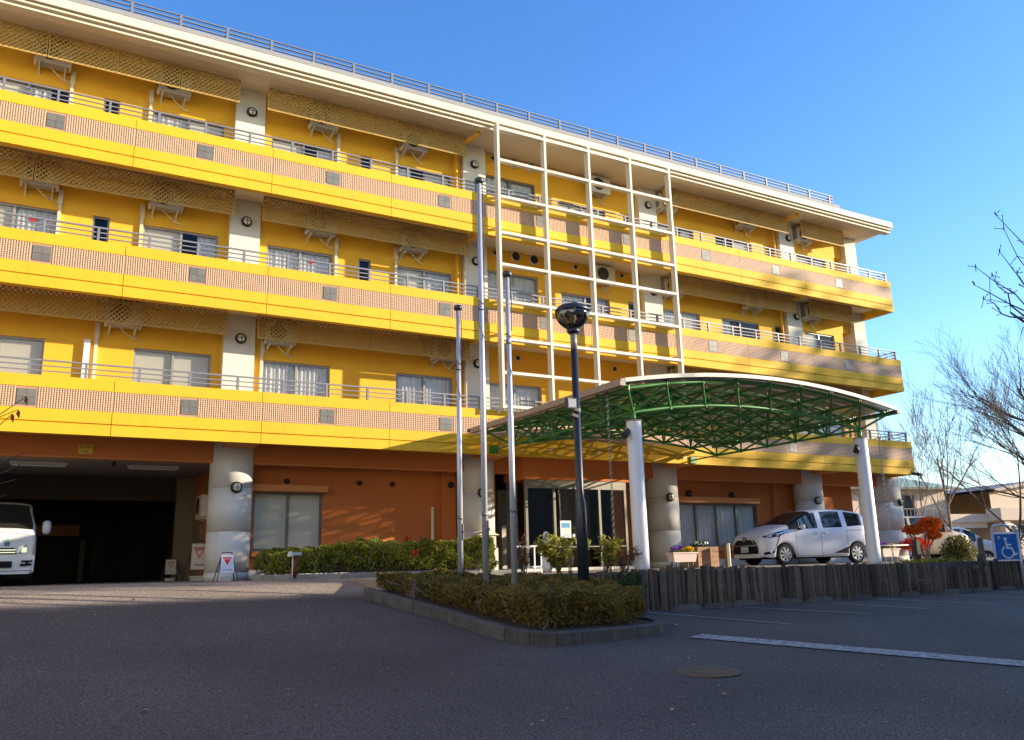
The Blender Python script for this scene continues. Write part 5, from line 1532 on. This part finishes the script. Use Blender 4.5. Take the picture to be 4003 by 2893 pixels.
for s in (-1, 1):
    hl = patch(.10, .92, [(.10, .805), (.35, .79), (.62, .83), (.92, .965)], [(.10, .835), (.35, .90), (.60, .965), (.92, 1.0)], 'headlight', 'car_black', off=.006, cols=18, rows=4, side=s)
    patch(.20, .60, [(.20, .815), (.40, .815), (.60, .855)], [(.20, .845), (.40, .895), (.60, .935)], 'headlight_lens', 'lamp_lens', hl, .011, 10, 3, s)
    patch(.62, .90, [(.62, .87), (.90, .968)], [(.62, .925), (.90, .99)], 'indicator', 'chrome', hl, .011, 6, 2, s)
    patch(.37, .52, [(.37, .81), (.52, .835)], [(.37, .88), (.52, .905)], 'projector', 'car_black', hl, .014, 4, 2, s)
    # black blade running down from the headlight to the fog lamp
    mb_lo = [(.20, .30), (.42, .33), (.50, .36)]
    patch(.10, .46, [(.10, .29), (.46, .36)], [(.10, .37), (.46, .42)], 'lower_trim', 'car_black', off=.008, cols=8, rows=2, side=s)
    mb = MB(); pts = [(.44, .36), (.47, .46), (.545, .66), (.60, .80), (.635, .86)]; wd = [.06, .035, .03, .034, .045]
    for (x, z), w_ in zip(pts, wd):
        for dx_ in (-w_ / 2, w_ / 2): mb.v.append((x + dx_, s * (Wd(x + dx_, z) + .009), z))
    mb.f = [(2 * i, 2 * i + 1, 2 * i + 3, 2 * i + 2) for i in range(len(pts) - 1)]
    build(mb, 'trim_blade', 'car_black', car1, local=True)
    mb = MB().lathe([(.05, 0), (.045, .012)], (0, 0, 0), 16, 'y'); mb.v = [(.30 + x, s * (Wd(.30, .40) + .014), .40 + z) for x, y, z in mb.v]
    build(mb, 'fog_lamp', 'sign_white', car1, local=True)
    for x, z0, z1 in ((1.22, .26, 1.0), (2.17, .25, 1.06), (3.18, .52, 1.10)): seam(patch, x, z0, z1, s)
    patch(1.22, 3.2, lambda q: .245, lambda q: .255, 'sill_seam', 'car_black', off=.003, cols=20, rows=1, side=s)
    patch(3.05, 3.22 + .0, lambda q: .30 + .0 * q, lambda q: .34 + .45 * (q - 2.75) * .0 + .04, 'rear_garnish', 'car_black', off=.006, cols=4, rows=1, side=s)
    patch(2.62, 3.24, lambda q: .31, lambda q: .315 + .20 * max(0, (q - 2.62) / .62), 'side_garnish', 'car_black', off=.007, cols=10, rows=2, side=s)
    patch(3.2, 4.1, lambda q: .985, lambda q: 1.0, 'slide_rail', 'car_black', off=.004, cols=12, rows=1, side=s)
    for x in (2.02, 2.34):
        hd = build(MB().bar((x - .09, s * (Wd(x, .92) + .025), .92), (x + .09, s * (Wd(x, .92) + .025), .925), .02, .035), 'door_handle', 'car_white', car1, True, local=True)
    mr_ = build(MB().lathe([(.04, -.10), (.075, -.06), (.085, .0), (.08, .05), (.03, .075)], (1.36, s * 1.0, 1.10), 14, 'y'), 'wing_mirror', 'car_white', car1, True, local=True)
    mr_.data.transform(Matrix.Translation((1.36, s * 1.0, 1.10)) @ Matrix.Diagonal((.75, 1, .85, 1)) @ Matrix.Translation((-1.36, -s * 1.0, -1.10)))
    build(MB().bar((1.36, s * .80, 1.03), (1.36, s * .98, 1.05), .05, .06), 'mirror_stalk', 'car_black', mr_, local=True)
    patch(4.06, 4.17, lambda q: .86, lambda q: 1.16, 'tail_lamp', 'red_lens', off=.008, cols=3, rows=4, side=s)
build(MB().tube((3.7, .1, 1.60), (3.86, .1, 1.74), .008, .004, 6), 'aerial', 'car_black', car1, local=True)
build(MB().bar((1.02, -.5, 1.225), (1.12, .1, 1.29), .015, .015), 'wiper', 'car_black', car1, local=True)

# white van in the garage ----------------------------------------------------------
VAN = dict(L=4.7, sill=.26, R=.33, wheels=[.95, 3.55], paint='car_white',
           top=[(0, 1.14), (.05, 1.22), (.18, 1.28), (.55, 1.62), (.80, 1.84), (1.05, 1.92), (1.6, 1.96), (4.2, 1.96), (4.6, 1.90), (4.69, 1.2), (4.7, 1.0)],
           belt=[(0, 1.14), (4.7, 1.15)],
           width=[(0, .76), (.04, .81), (.12, .835), (.5, .847), (4.4, .847), (4.65, .82), (4.7, .78)],
           roofw=[(0, .72), (.8, .70), (1.4, .695), (4.7, .68)],
           screen=(.17, .86), rear=(4.64, 4.69), side=[(.62, 1.45), (1.62, 2.7), (2.82, 4.2)], bpillar=[], black_a=False,
           cuts=[.17, .62, .86, 1.45, 1.62, 2.7, 2.82, 4.2, 4.64, 4.69], nose_up=.0, spokes=6)
van, patch, Wd, zt, sect = car('van', (-.53, 2.70, 1.38), math.pi / 2, VAN, 'white nursing home van half in view at the mouth of the garage', 'van')
def face(pts, nm, m, x0=-.02, x1=.05, par=None):
    def xo(y): return float(np.interp(abs(y), [0, .74, .81, .84], [0, 0, .04, .1]))
    return build(MB().prism(pts, lambda y, z: (xo(y) + x0, y, z), lambda y, z: (xo(y) + x1, y, z)), nm, m, par or van, local=True)
face([(-.83, .30), (.83, .30), (.83, .66), (-.83, .66)], 'bumper', 'car_white', -.05, .06)
face([(-.47, .69), (.47, .69), (.42, .83), (-.42, .83)], 'grille', 'car_black', -.012, .04)
for z in (.72, .775): face([(-.45, z), (.45, z), (.44, z + .022), (-.44, z + .022)], 'grille_bar', 'chrome', -.022, -.01)
face([(-.40, .40), (.40, .40), (.40, .54), (-.40, .54)], 'bumper_intake', 'car_black', -.055, -.048)
face([(-.80, .325), (.80, .325), (.80, .335), (-.80, .335)], 'bumper_seam', 'car_black', -.054, -.046)
face([(-.17, .19), (.17, .19), (.17, .33), (-.17, .33)], 'number_plate', 'plate_white', -.065, -.05)
for sg in (-1, 1):
    h_ = face([(sg * .48, .69), (sg * .79, .70), (sg * .81, .90), (sg * .62, .90), (sg * .50, .86)], 'headlight', 'lamp_lens', -.008, .05)
    face([(sg * .70, .72), (sg * .79, .72), (sg * .80, .88), (sg * .71, .88)], 'indicator', 'amber', -.012, -.006, h_) if False else None
    face([(sg * .55, .73), (sg * .66, .73), (sg * .66, .84), (sg * .57, .84)], 'reflector', 'chrome', -.012, -.007)
    face([(sg * .55, .42), (sg * .78, .44), (sg * .79, .555), (sg * .58, .555)], 'fog_recess', 'car_black', -.055, -.048)
    face([(sg * .555, .485), (sg * .79, .487), (sg * .79, .507), (sg * .56, .507)], 'fog_bar', 'car_white', -.058, -.054)
    m_ = build(MB().lathe([(.05, -.15), (.085, -.11), (.095, .0), (.09, .10), (.05, .15)], (.40, sg * 1.02, 1.30), 14), 'wing_mirror', 'car_white', van, True, local=True)
    build(MB().bar((.42, sg * .80, 1.10), (.42, sg * .97, 1.2), .05, .05), 'mirror_arm', 'car_black', m_, local=True)
xw = lambda z: .18 * (z - 1.02) / .15 if False else 0
def vtext(b, sz, y, z, m): return text(b, sz, (-.028, y, z), m, van, rot=(math.pi / 2, 0, -math.pi / 2), local=True)
face([(-.80, .92), (.80, .92), (.79, 1.12), (-.79, 1.12)], 'bonnet_panel', 'car_white', -.02, .05)
vtext('戸ホーム', .075, -.46, .985, 'blind_beige'); vtext('増', .075, -.265, .985, 'decal_green')
b_ = face([(-.31, .875), (-.22, .875), (-.22, .955), (-.31, .955)], 'access_sticker', 'ink_blue', -.024, -.018)
wheelchair(lambda u, v: (-.0265, -.265 - u, .913 + v), .075, 'sign_white', van, local=True)

# cars behind -----------------------------------------------------------------
KEI = dict(MINI); KEI.update(L=3.6, wheels=[.62, 2.95], R=.29, paint='car_beige',
    top=[(0, .78), (.05, .92), (.2, 1.02), (.6, 1.10), (.80, 1.16), (1.1, 1.42), (1.45, 1.62), (1.8, 1.69), (2.8, 1.70), (3.35, 1.66), (3.5, 1.55), (3.58, 1.0), (3.6, .8)],
    belt=[(0, .85), (.8, 1.02), (3.6, 1.08)], width=[(0, .60), (.06, .66), (.2, .71), (.5, .735), (3.2, .735), (3.55, .70), (3.6, .64)],
    roofw=[(0, .6), (.8, .63), (3.6, .58)], screen=(.80, 1.45), rear=(3.5, 3.58), side=[(1.12, 1.75), (1.9, 2.6), (2.72, 3.3)], bpillar=[(.80, 1.1)], cuts=[.8, 1.1, 1.12, 1.45, 1.75, 1.9, 2.6, 2.72, 3.3, 3.5, 3.58])
kei, patch, Wd, zt, sect = car('small_car', (32.5, 1.55, 1.38), math.pi - .30, KEI, 'beige small car with bright front behind the rightmost pillar, beside the orange maple', 'car')
for s in (-1, 1):
    h_ = patch(.05, .45, [(.05, .80), (.45, .92)], [(.05, .90), (.45, 1.0)], 'headlight', 'lamp_lens', off=.008, cols=8, rows=3, side=s)
    for x in (1.0, 1.82): seam(patch, x, .3, 1.0, s)
    build(MB().box(1.02, 1.16, min(s * .76, s * .90), max(s * .76, s * .90), 1.02, 1.14), 'wing_mirror', 'car_beige', kei, local=True)
build(MB().box(-.02, .04, -.5, .5, .56, .72), 'grille', 'chrome', kei, local=True)
build(MB().box(-.03, .02, -.55, .55, .32, .5), 'lower_grille', 'car_black', kei, local=True)
VAN2 = dict(VAN); VAN2.update(paint='car_silver', top=[(0, .95), (.05, 1.05), (.5, 1.15), (.95, 1.25), (1.5, 1.72), (1.9, 1.85), (4.3, 1.85), (4.55, 1.78), (4.68, 1.1), (4.7, .9)], screen=(.95, 1.52), rear=(4.57, 4.68), side=[(1.35, 1.9), (2.0, 3.0), (3.1, 4.2)], cuts=[.95, 1.35, 1.52, 1.9, 2.0, 3.0, 3.1, 4.2, 4.57, 4.68], black_a=True)
car('silver_van', (41.2, 5.2, 1.0), 2.55, VAN2, 'silver grey van parked in the background left of the wheelchair sign', 'van')

# ------------------------------------------------------------------ bare trees
def grow(start, d, length, r, depth, segs, spread, ratio, kids, up=.15, wob=.12, rmin=.004):
    pts = [Vector(start)]; d = Vector(d).normalized(); n = 4 if depth > 1 else 3
    rr = r
    for i in range(n):
        d = (d + Vector((rnd.gauss(0, wob), rnd.gauss(0, wob), rnd.gauss(0, wob) + up * .3))).normalized()
        q = pts[-1] + d * (length / n); r2 = max(rmin, rr - (r * .55) / n)
        segs.append((pts[-1], q, rr, r2, depth)); pts.append(q); rr = r2
    if depth <= 0: return
    k = kids if isinstance(kids, int) else kids[max(0, min(len(kids) - 1, len(kids) - depth))]
    for c in range(k):
        u = .35 + .65 * (c + rnd.random()) / k
        i = min(n - 1, int(u * n)); p = pts[i].lerp(pts[i + 1], u * n - i)
        ax = Vector((rnd.gauss(0, 1), rnd.gauss(0, 1), rnd.gauss(0, .6))).normalized()
        nd = (d + ax * spread).normalized(); nd.z += up; nd.normalize()
        grow(p, nd, length * ratio * rnd.uniform(.75, 1.2), max(rmin, rr * rnd.uniform(.6, .95)), depth - 1, segs, spread, ratio, kids, up, wob, rmin)
def tree(name, label, cat, stems, m_trunk, m_crown, group=None, leaves=None):
    base = stems[0][0]
    r_ = root(name, base, label, cat, group)
    segs = []
    for s in stems: grow(*s[:4], s[4], segs, *s[5:])
    dmax = max(s[4] for s in segs)
    tb, cb = MB(), MB()
    for a, b, r0, r1, dep in segs: (tb if dep >= dmax - 1 else cb).tube(a, b, r0, r1, 6 if dep >= dmax - 1 else (4 if r0 > .012 else 3), False)
    build(tb, 'trunk', m_trunk, r_, True); build(cb, 'crown', m_crown, r_)
    if leaves:
        n, size, m = leaves
        tips = [b for a, b, r0, r1, dep in segs if dep <= 1]
        P = np.array([tuple(rnd.choice(tips) + Vector((rnd.gauss(0, .09), rnd.gauss(0, .09), rnd.gauss(0, .09)))) for _ in range(n)])
        Vv, Ff = leaf_mesh(P, size, .6); npmesh('leaf', Vv, Ff, m, r_, kind='stuff')
    return r_
# big bare tree whose trunk is beyond the right edge of the view
tree('bare_tree', 'large bare tree with fine dark twigs spreading in from the right edge of the view', 'tree',
     [((45.4, 3.6, 1.3), (0, 0, 1), 4.6, .22, 1, 0, 0, 0, .1, .04)] +
     [((45.4, 3.6, 3.2 + .55 * i), (math.cos(a), math.sin(a), u), L_ * 1.16, .085, 4, .55, .60, [6, 5, 5, 3], .10, .09, .0045)
      for i, (a, u, L_) in enumerate(((2.4, .5, 3.4), (2.9, .35, 3.6), (1.9, .9, 3.4), (3.5, .6, 3.2), (.8, .8, 3.0), (2.6, .9, 3.7), (2.2, 1.5, 3.2), (5.2, .9, 2.6), (2.75, .15, 3.0)))], 'bark', 'twig')
tree('bare_tree', 'slender bare tree with a forked trunk behind the orange maple', 'tree',
     [((36.3, 4.4, 1.3), (-.05, 0, 1), 4.6, .075, 4, .50, .62, [4, 4, 4, 3], .12, .07, .005),
      ((36.25, 4.35, 2.8), (-.75, -.1, 1), 3.4, .045, 4, .5, .62, [4, 4, 4, 3], .12, .08, .005), ((36.2, 4.3, 3.6), (.6, -.2, 1), 3.2, .042, 4, .5, .62, [4, 4, 4, 3], .12, .08, .005)], 'bark_pale', 'twig')
tree('bare_tree', 'small many stemmed bare tree in front of the green roofed house', 'tree',
     [((34.6, 4.6, 1.3), (-.75 + .36 * k, .1, 1), 3.4 + .4 * (k % 2), .038, 4, .5, .58, [4, 4, 3, 3], .12, .08, .0045) for k in range(5)], 'bark_pale', 'twig_warm')
tree('bare_tree', 'V shaped bare tree rising directly behind the wheelchair parking sign', 'tree',
     [((33.6, -.2, 1.2), (0, 0, 1), 1.0, .075, 1, 0, 0, 0, .1, .03), ((33.6, -.2, 2.1), (-.75, .3, 1), 3.4, .05, 4, .5, .60, [4, 4, 4, 3], .12, .08, .0045), ((33.6, -.2, 2.1), (.28, -.1, 1), 3.6, .05, 4, .5, .60, [4, 4, 4, 3], .12, .08, .0045),
      ((33.6, -.2, 2.0), (.75, -.5, .6), 2.8, .04, 4, .6, .6, [4, 4, 3, 3], .08, .09, .0045)], 'bark', 'twig_warm')
tree('bare_tree', 'thin bare sapling just beside the right end of the yellow building', 'tree',
     [((31.5, 6.0, 1.3), (.05, 0, 1), 4.4, .04, 4, .45, .5, [4, 4, 3, 3], .18, .06, .004)], 'bark_pale', 'twig_warm')
# close branch with fat buds, reaching in from a tree beyond the right edge
nb_ = root('near_branch_tree', (10.6, -15.3, .2), 'close bare tree whose budded branches reach in at the upper right edge', 'tree')
segs = []
rnd2 = random.Random(5)
def near(start, pts, r):
    p = [Vector(start)] + [Vector(q) for q in pts]
    for i, (a, b) in enumerate(zip(p[:-1], p[1:])):
        u0, u1 = i / (len(p) - 1), (i + 1) / (len(p) - 1)
        segs.append((a, b, r * (1 - .7 * u0), r * (1 - .7 * u1)))
near((10.6, -15.3, .2), [(10.6, -15.25, 1.6), (10.4, -15.2, 2.6), (10.25, -15.15, 3.3)], .13)
def proj_pt(u, v, D):           # a point D metres ahead, u/v on the ground of the camera's axes (metres per metre)
    p = Vector((0, -19.52, 1.55)) + (_f + _r * u + _u * v) * D
    return p
B0 = Vector((10.25, -15.15, 3.3))
def branch(a, b, r, n=6, wob=.03):
    a, b = Vector(a), Vector(b); pts = []
    for i in range(1, n + 1):
        u = i / n; pts.append(a.lerp(b, u) + Vector((rnd2.gauss(0, wob), rnd2.gauss(0, wob), rnd2.gauss(0, wob))) * (1 if i < n else 0))
    near(a, pts, r); return pts
main = branch(B0, (8.85, -14.72, 4.02), .035, 6, .02)
tips = [((8.55, -14.60, 4.52), main[2]), ((8.44, -14.62, 4.30), main[3]), ((8.50, -14.66, 4.14), main[4]), ((8.76, -14.84, 4.90), main[1]), ((8.72, -14.78, 4.66), main[2]), ((8.62, -14.72, 4.40), main[4]), ((8.95, -14.8, 4.45), main[1]), ((8.90, -14.7, 5.15), main[0])]
bud = MB()
for tp_, st in tips:
    pts = branch(st, tp_, .011, 5, .025)
    for q in pts[1:]:
        for k in range(2):
            e_ = q + Vector((rnd2.gauss(0, .05), rnd2.gauss(0, .05), rnd2.gauss(.03, .05)))
            segs.append((q, e_, .004, .003)); bud.tube(e_, e_ + (e_ - q).normalized() * .02, .0065, .002, 5)
    bud.tube(pts[-1], pts[-1] + Vector((0, 0, .035)), .009, .003, 5)
mb = MB()
for a, b, r0, r1 in segs: mb.tube(a, b, r0, r1, 6, False)
build(mb, 'branch', 'twig', nb_, True); build(bud, 'bud', 'twig', nb_)
# twigs with a few dead red leaves reaching in from the left edge
lt_ = root('left_sapling', (-1.0, -14.7, .3), 'bare sapling with a few dark red leaves reaching in at the left edge', 'tree')
segs = []; rnd2 = random.Random(8)
near((-1.0, -14.7, .26), [(-.95, -14.65, 1.2), (-.85, -14.55, 1.75)], .035)
st = Vector((-.85, -14.55, 1.75))
ends = [((-.045, -14.42, 2.49), 1), ((-.075, -14.40, 2.42), 1), ((-.10, -14.38, 2.40), 1), ((-.15, -14.3, 2.30), 0), ((-.04, -14.32, 2.14), 0), ((-.05, -14.32, 2.06), 0), ((-.09, -14.28, 1.98), 0), ((-.02, -14.36, 2.20), 0)]
lf = MB()
for e_, leafy in ends:
    pts = branch(st, e_, .012, 6, .02)
    if leafy:
        c = Vector(e_); s_ = .026
        lf.quad(tuple(c), tuple(c + Vector((.4 * s_, -.1 * s_, -.5 * s_))), tuple(c + Vector((.3 * s_, .1 * s_, -1.9 * s_))), tuple(c + Vector((-.4 * s_, .2 * s_, -.8 * s_))))
mb = MB()
for a, b, r0, r1 in segs: mb.tube(a, b, r0 * .55, r1 * .55, 5, False)
build(mb, 'branch', 'twig', lt_, True); build(lf, 'leaf', 'red_leaf', lt_)

# orange maple and shrubs
mp = root('maple_tree', (27.95, -.1, 1.38), 'small flaming orange maple behind the right end of the log fence', 'tree')
mb = MB()
for k in range(5):
    a = k * 1.3; mb.path([(27.95 + .04 * math.cos(a), -.1 + .04 * math.sin(a), 1.38), (27.95 + .18 * math.cos(a), -.1 + .18 * math.sin(a), 1.9), (27.9 + .5 * math.cos(a), -.1 + .5 * math.sin(a), 2.35)], .025, 6)
build(mb, 'trunk', 'bark_pale', mp, True)
P = np.vstack([ellipsoid_pts(900, (28.05, -.3, 2.62), (.42, .45, .28)), ellipsoid_pts(650, (27.5, -.05, 2.45), (.40, .4, .17)), ellipsoid_pts(380, (28.15, -.35, 2.25), (.3, .3, .16))])
Vv, Ff = leaf_mesh(P, .055, .55); npmesh('crown', Vv, Ff, 'maple_orange', mp, kind='stuff')
mr = root('red_maple', (28.6, .9, 1.38), 'low red maple shrub between the small beige car and the orange maple', 'shrub')
Vv, Ff = leaf_mesh(ellipsoid_pts(700, (28.3, .5, 1.95), (.75, .4, .25)), .055, .55); npmesh('crown', Vv, Ff, 'maple_red', mr, kind='stuff')
build(MB().tube((28.5, .7, 1.38), (28.35, .5, 1.9), .03, .02, 6), 'trunk', 'bark_pale', mr)
def bush(name, label, c, r, n, size, m):
    b_ = root(name, (c[0], c[1], 1.0), label, 'shrub')
    Vv, Ff = leaf_mesh(ellipsoid_pts(n, c, r, .25), size, .5); npmesh('foliage', Vv, Ff, m, b_, kind='stuff')
    mb = MB()
    for k in range(10):
        a = rnd.random() * 6.28; mb.tube((c[0] + .1 * math.cos(a), c[1] + .1 * math.sin(a), 1.1), (c[0] + .6 * r[0] * math.cos(a), c[1] + .6 * r[1] * math.sin(a), c[2] + r[2] * .5), .012, .006, 4)
    build(mb, 'stem', 'twig', b_)
bush('olive_shrub', 'olive and yellow shrub left of the wheelchair parking sign', (25.1, -3.2, 1.66), (.60, .5, .50), 2600, .05, 'shrub_olive')
bush('ground_cover', 'low green ground cover along the top of the right end of the log fence', (19.3, -6.35, 1.34), (1.7, .32, .14), 1700, .05, 'hedge_green')
bush('dry_shrub', 'tangled dry shrub at the far right edge behind the parking sign', (29.5, -3.6, 2.0), (1.4, .8, .9), 1600, .05, 'shrub_olive')

# ------------------------------------------------------------------ houses behind on the right
def bgxf(ox, oy, oz, a=.0):
    o_ = Vector((ox, oy, oz)); e1 = Vector((.97, -.20, 0)).normalized(); e2 = Vector((.20, .97, 0)).normalized()
    return lambda x, y, z: tuple(o_ + e1 * x * 1.28 + e2 * y + Vector((0, 0, z)))
def bbox(fn, x0, x1, y0, y1, z0, z1, mb=None):
    mb = mb or MB(); n = len(mb.v)
    mb.v += [fn(x0, y0, z0), fn(x1, y0, z0), fn(x1, y1, z0), fn(x0, y1, z0), fn(x0, y0, z1), fn(x1, y0, z1), fn(x1, y1, z1), fn(x0, y1, z1)]
    mb.f += [(n, n + 3, n + 2, n + 1), (n + 4, n + 5, n + 6, n + 7), (n, n + 1, n + 5, n + 4), (n + 1, n + 2, n + 6, n + 5), (n + 2, n + 3, n + 7, n + 6), (n + 3, n, n + 4, n + 7)]
    return mb
def hroot(nm, fn, label): return root(nm, fn(0, 0, 0), label, 'building')
# local metres: x to the right of pixel column 1985, z above eye level datum
F1 = bgxf(53.6, 19.3, 1.3)
h1 = hroot('green_roof_house', F1, 'two storey pale house with a green copper hip roof and a balcony, far right background')
build(bbox(F1, -3.5, 3.3, 0, 8, 0, 4.95), 'wall', 'bg_wall', h1)
mb = MB(); e = [F1(-4.2, -.7, 4.95), F1(3.9, -.7, 4.95), F1(3.9, 8.6, 4.95), F1(-4.2, 8.6, 4.95), F1(-1.2, 3.5, 6.35), F1(1.0, 3.5, 6.35)]
mb.v = e; mb.f = [(0, 1, 5, 4), (1, 2, 5), (2, 3, 4, 5), (3, 0, 4), (3, 2, 1, 0)]
rf = build(mb, 'roof', 'copper_roof', h1)
build(bbox(F1, -4.25, 3.95, -.75, -.70, 4.80, 4.95), 'eave_board', 'gutter_dark', rf)
mb = MB(); mb.v = [F1(1.0, 3.2, 6.3), F1(1.5, 3.2, 6.3), F1(1.5, 3.8, 6.3), F1(1.0, 3.8, 6.3), F1(1.25, 3.5, 7.2)]; mb.f = [(0, 1, 4), (1, 2, 4), (2, 3, 4), (3, 0, 4)]
build(mb, 'finial', 'gutter_dark', rf)
for x0, x1, z0, z1 in ((.2, 1.1, 2.6, 4.5), (-2.6, -.6, 2.6, 4.4), (-2.5, -.8, .2, 2.0), (.3, 1.6, .1, 2.1)):
    w = build(bbox(F1, x0, x1, -.03, -.005, z0, z1), 'window', 'frame_bronze', h1)
    build(bbox(F1, x0 + .08, x1 - .08, -.045, -.032, z0 + .08, z1 - .08), 'pane', 'car_glass', w)
build(bbox(F1, -3.4, 4.7, -1.6, -.06, 2.05, 2.40, bbox(F1, -3.4, 7.2, -1.7, -1.55, 1.75, 2.6) if False else None), 'balcony_slab', 'bg_wall', h1)
build(bbox(F1, 1.9, 7.3, -1.75, -.06, 2.41, 3.0), 'balcony_parapet', 'bg_wall', h1)
mb = bbox(F1, -3.4, 1.85, -1.55, -1.50, 3.35, 3.42)
for k in range(22): bbox(F1, -3.35 + k * .245, -3.31 + k * .245, -1.54, -1.51, 2.41, 3.34, mb)
build(mb, 'balcony_railing', 'gutter_dark', h1)
for x in (2.2, 7.0): build(bbox(F1, x - .25, x + .25, -1.5, -1.0, 0, 2.04), 'pillar', 'bg_wall', h1)
F2 = bgxf(58.2, 16.7, 1.3)
h2 = hroot('arched_roof_house', F2, 'pale building with a long low arched roof at the far right edge of the background')
nA = 18; mb = MB()
for i in range(nA + 1):
    u = i / nA; x = 1.2 + 17 * u; z = 4.5 + 1.1 * math.sin(math.pi * min(1, u))
    mb.v += [F2(x, 0, 3.0), F2(x, 0, z), F2(x, 9, z), F2(x, 9, 3.0)]
for i in range(nA):
    a = 4 * i; mb.f += [(a, a + 4, a + 5, a + 1), (a + 1, a + 5, a + 6, a + 2), (a + 2, a + 6, a + 7, a + 3)]
build(mb, 'upper_wall', 'bg_wall', h2)
mb = MB()
for i in range(nA + 1):
    u = i / nA; x = 1.2 + 17 * u; z = 4.52 + 1.1 * math.sin(math.pi * min(1, u))
    mb.v += [F2(x, -.5, z), F2(x, -.5, z + .22), F2(x, 9.3, z + .22), F2(x, 9.3, z)]
for i in range(nA):
    a = 4 * i; mb.f += [(a, a + 4, a + 5, a + 1), (a + 1, a + 5, a + 6, a + 2), (a + 2, a + 6, a + 7, a + 3), (a + 3, a + 7, a + 4, a)]
build(mb, 'arched_roof', 'gutter_brown', h2)
build(bbox(F2, 1.2, 18.2, .05, 8.9, 0, 2.98), 'wall', 'bg_shade_wall', h2)
build(bbox(F2, .8, 18.5, -1.2, .04, 2.5, 3.35), 'canopy_band', 'bg_wall', h2)
build(bbox(F2, 1.0, 8.2, -1.1, -.9, -.2, 1.35), 'garden_wall', 'bg_wall', h2)
for x0, x1, z0, z1 in ((3.0, 5.0, 1.5, 2.3), (6.0, 7.6, 1.5, 2.3), (9.5, 12, .6, 2.2)):
    w = build(bbox(F2, x0, x1, .0, .045, z0, z1), 'window', 'sign_white', h2)
    build(bbox(F2, x0 + .1, x1 - .1, -.02, -.001, z0 + .1, z1 - .1), 'pane', 'car_glass', w)
for x in (1.25, 8.6): build(bbox(F2, x - .2, x + .2, -1.1, -.7, 0, 2.49), 'pillar', 'bg_wall', h2)

# ------------------------------------------------------------------ what stands behind the camera and shades the car park
nb2 = root('neighbour_building', (45, -38, 0), 'flat roofed neighbouring block across the car park, behind the viewpoint', 'building')
build(MB().box(2, 110, -38, -24, -1, 11.35), 'wall', 'neighbour_wall', nb2)
build(MB().box(1.8, 110.2, -38.2, -23.9, 11.351, 11.45), 'roof_edge', 'roof_grey', nb2)
def shade_tree(label, base, h, blobs, n, size):
    r_ = root('shade_tree', base, label, 'tree', 'trees across the car park behind the viewpoint')
    mb = MB().tube(base, (base[0], base[1], base[2] + h * .6), .28, .16, 8, False)
    P = []
    for (c, r) in blobs:
        mb.tube((base[0], base[1], base[2] + h * .5), c, .1, .04, 5, False)
        P.append(ellipsoid_pts(int(n), c, r, .2))
    Vv, Ff = leaf_mesh(np.vstack(P), size, .55); npmesh('crown', Vv, Ff, 'evergreen', r_, kind='stuff')
    build(mb, 'trunk', 'bark', r_)

wg = root('bounce_block', (-20, -30, 0), 'pale block added left of the driveway, outside the view, to bounce sunlight', 'building')  # unseen block, added only to bounce warm sunlight into the scene
build(MB().box(-34, -17, -75, -2.5, -1, 17.5), 'wall', 'neighbour_wall', wg)
build(MB().box(-34.2, -16.8, -75.2, -2.3, 17.501, 17.7), 'roof_edge', 'roof_grey', wg)

shade_tree('broad evergreen tree across the car park, casting dappled shade on the driveway', (40, -20.5, .1), 15, [((40, -20, 11.3), (5.5, 1.6, .75)), ((39.5, -20, 13.9), (4, 1.6, 1.0))], 650, .20)
shade_tree('tall evergreen tree across the car park, shading the right end of the facade', (67, -20.5, .1), 22, [((67.4, -20, 17.7), (6.2, 3, 5.6)), ((66, -20, 13.6), (5.2, 3, 2.6))], 1200, .26)
shade_tree('thin evergreen across the car park, dappling the parked minivan', (59, -20.5, .1), 13, [((59.3, -20, 12.4), (1.9, 2, 1.6))], 60, .26)
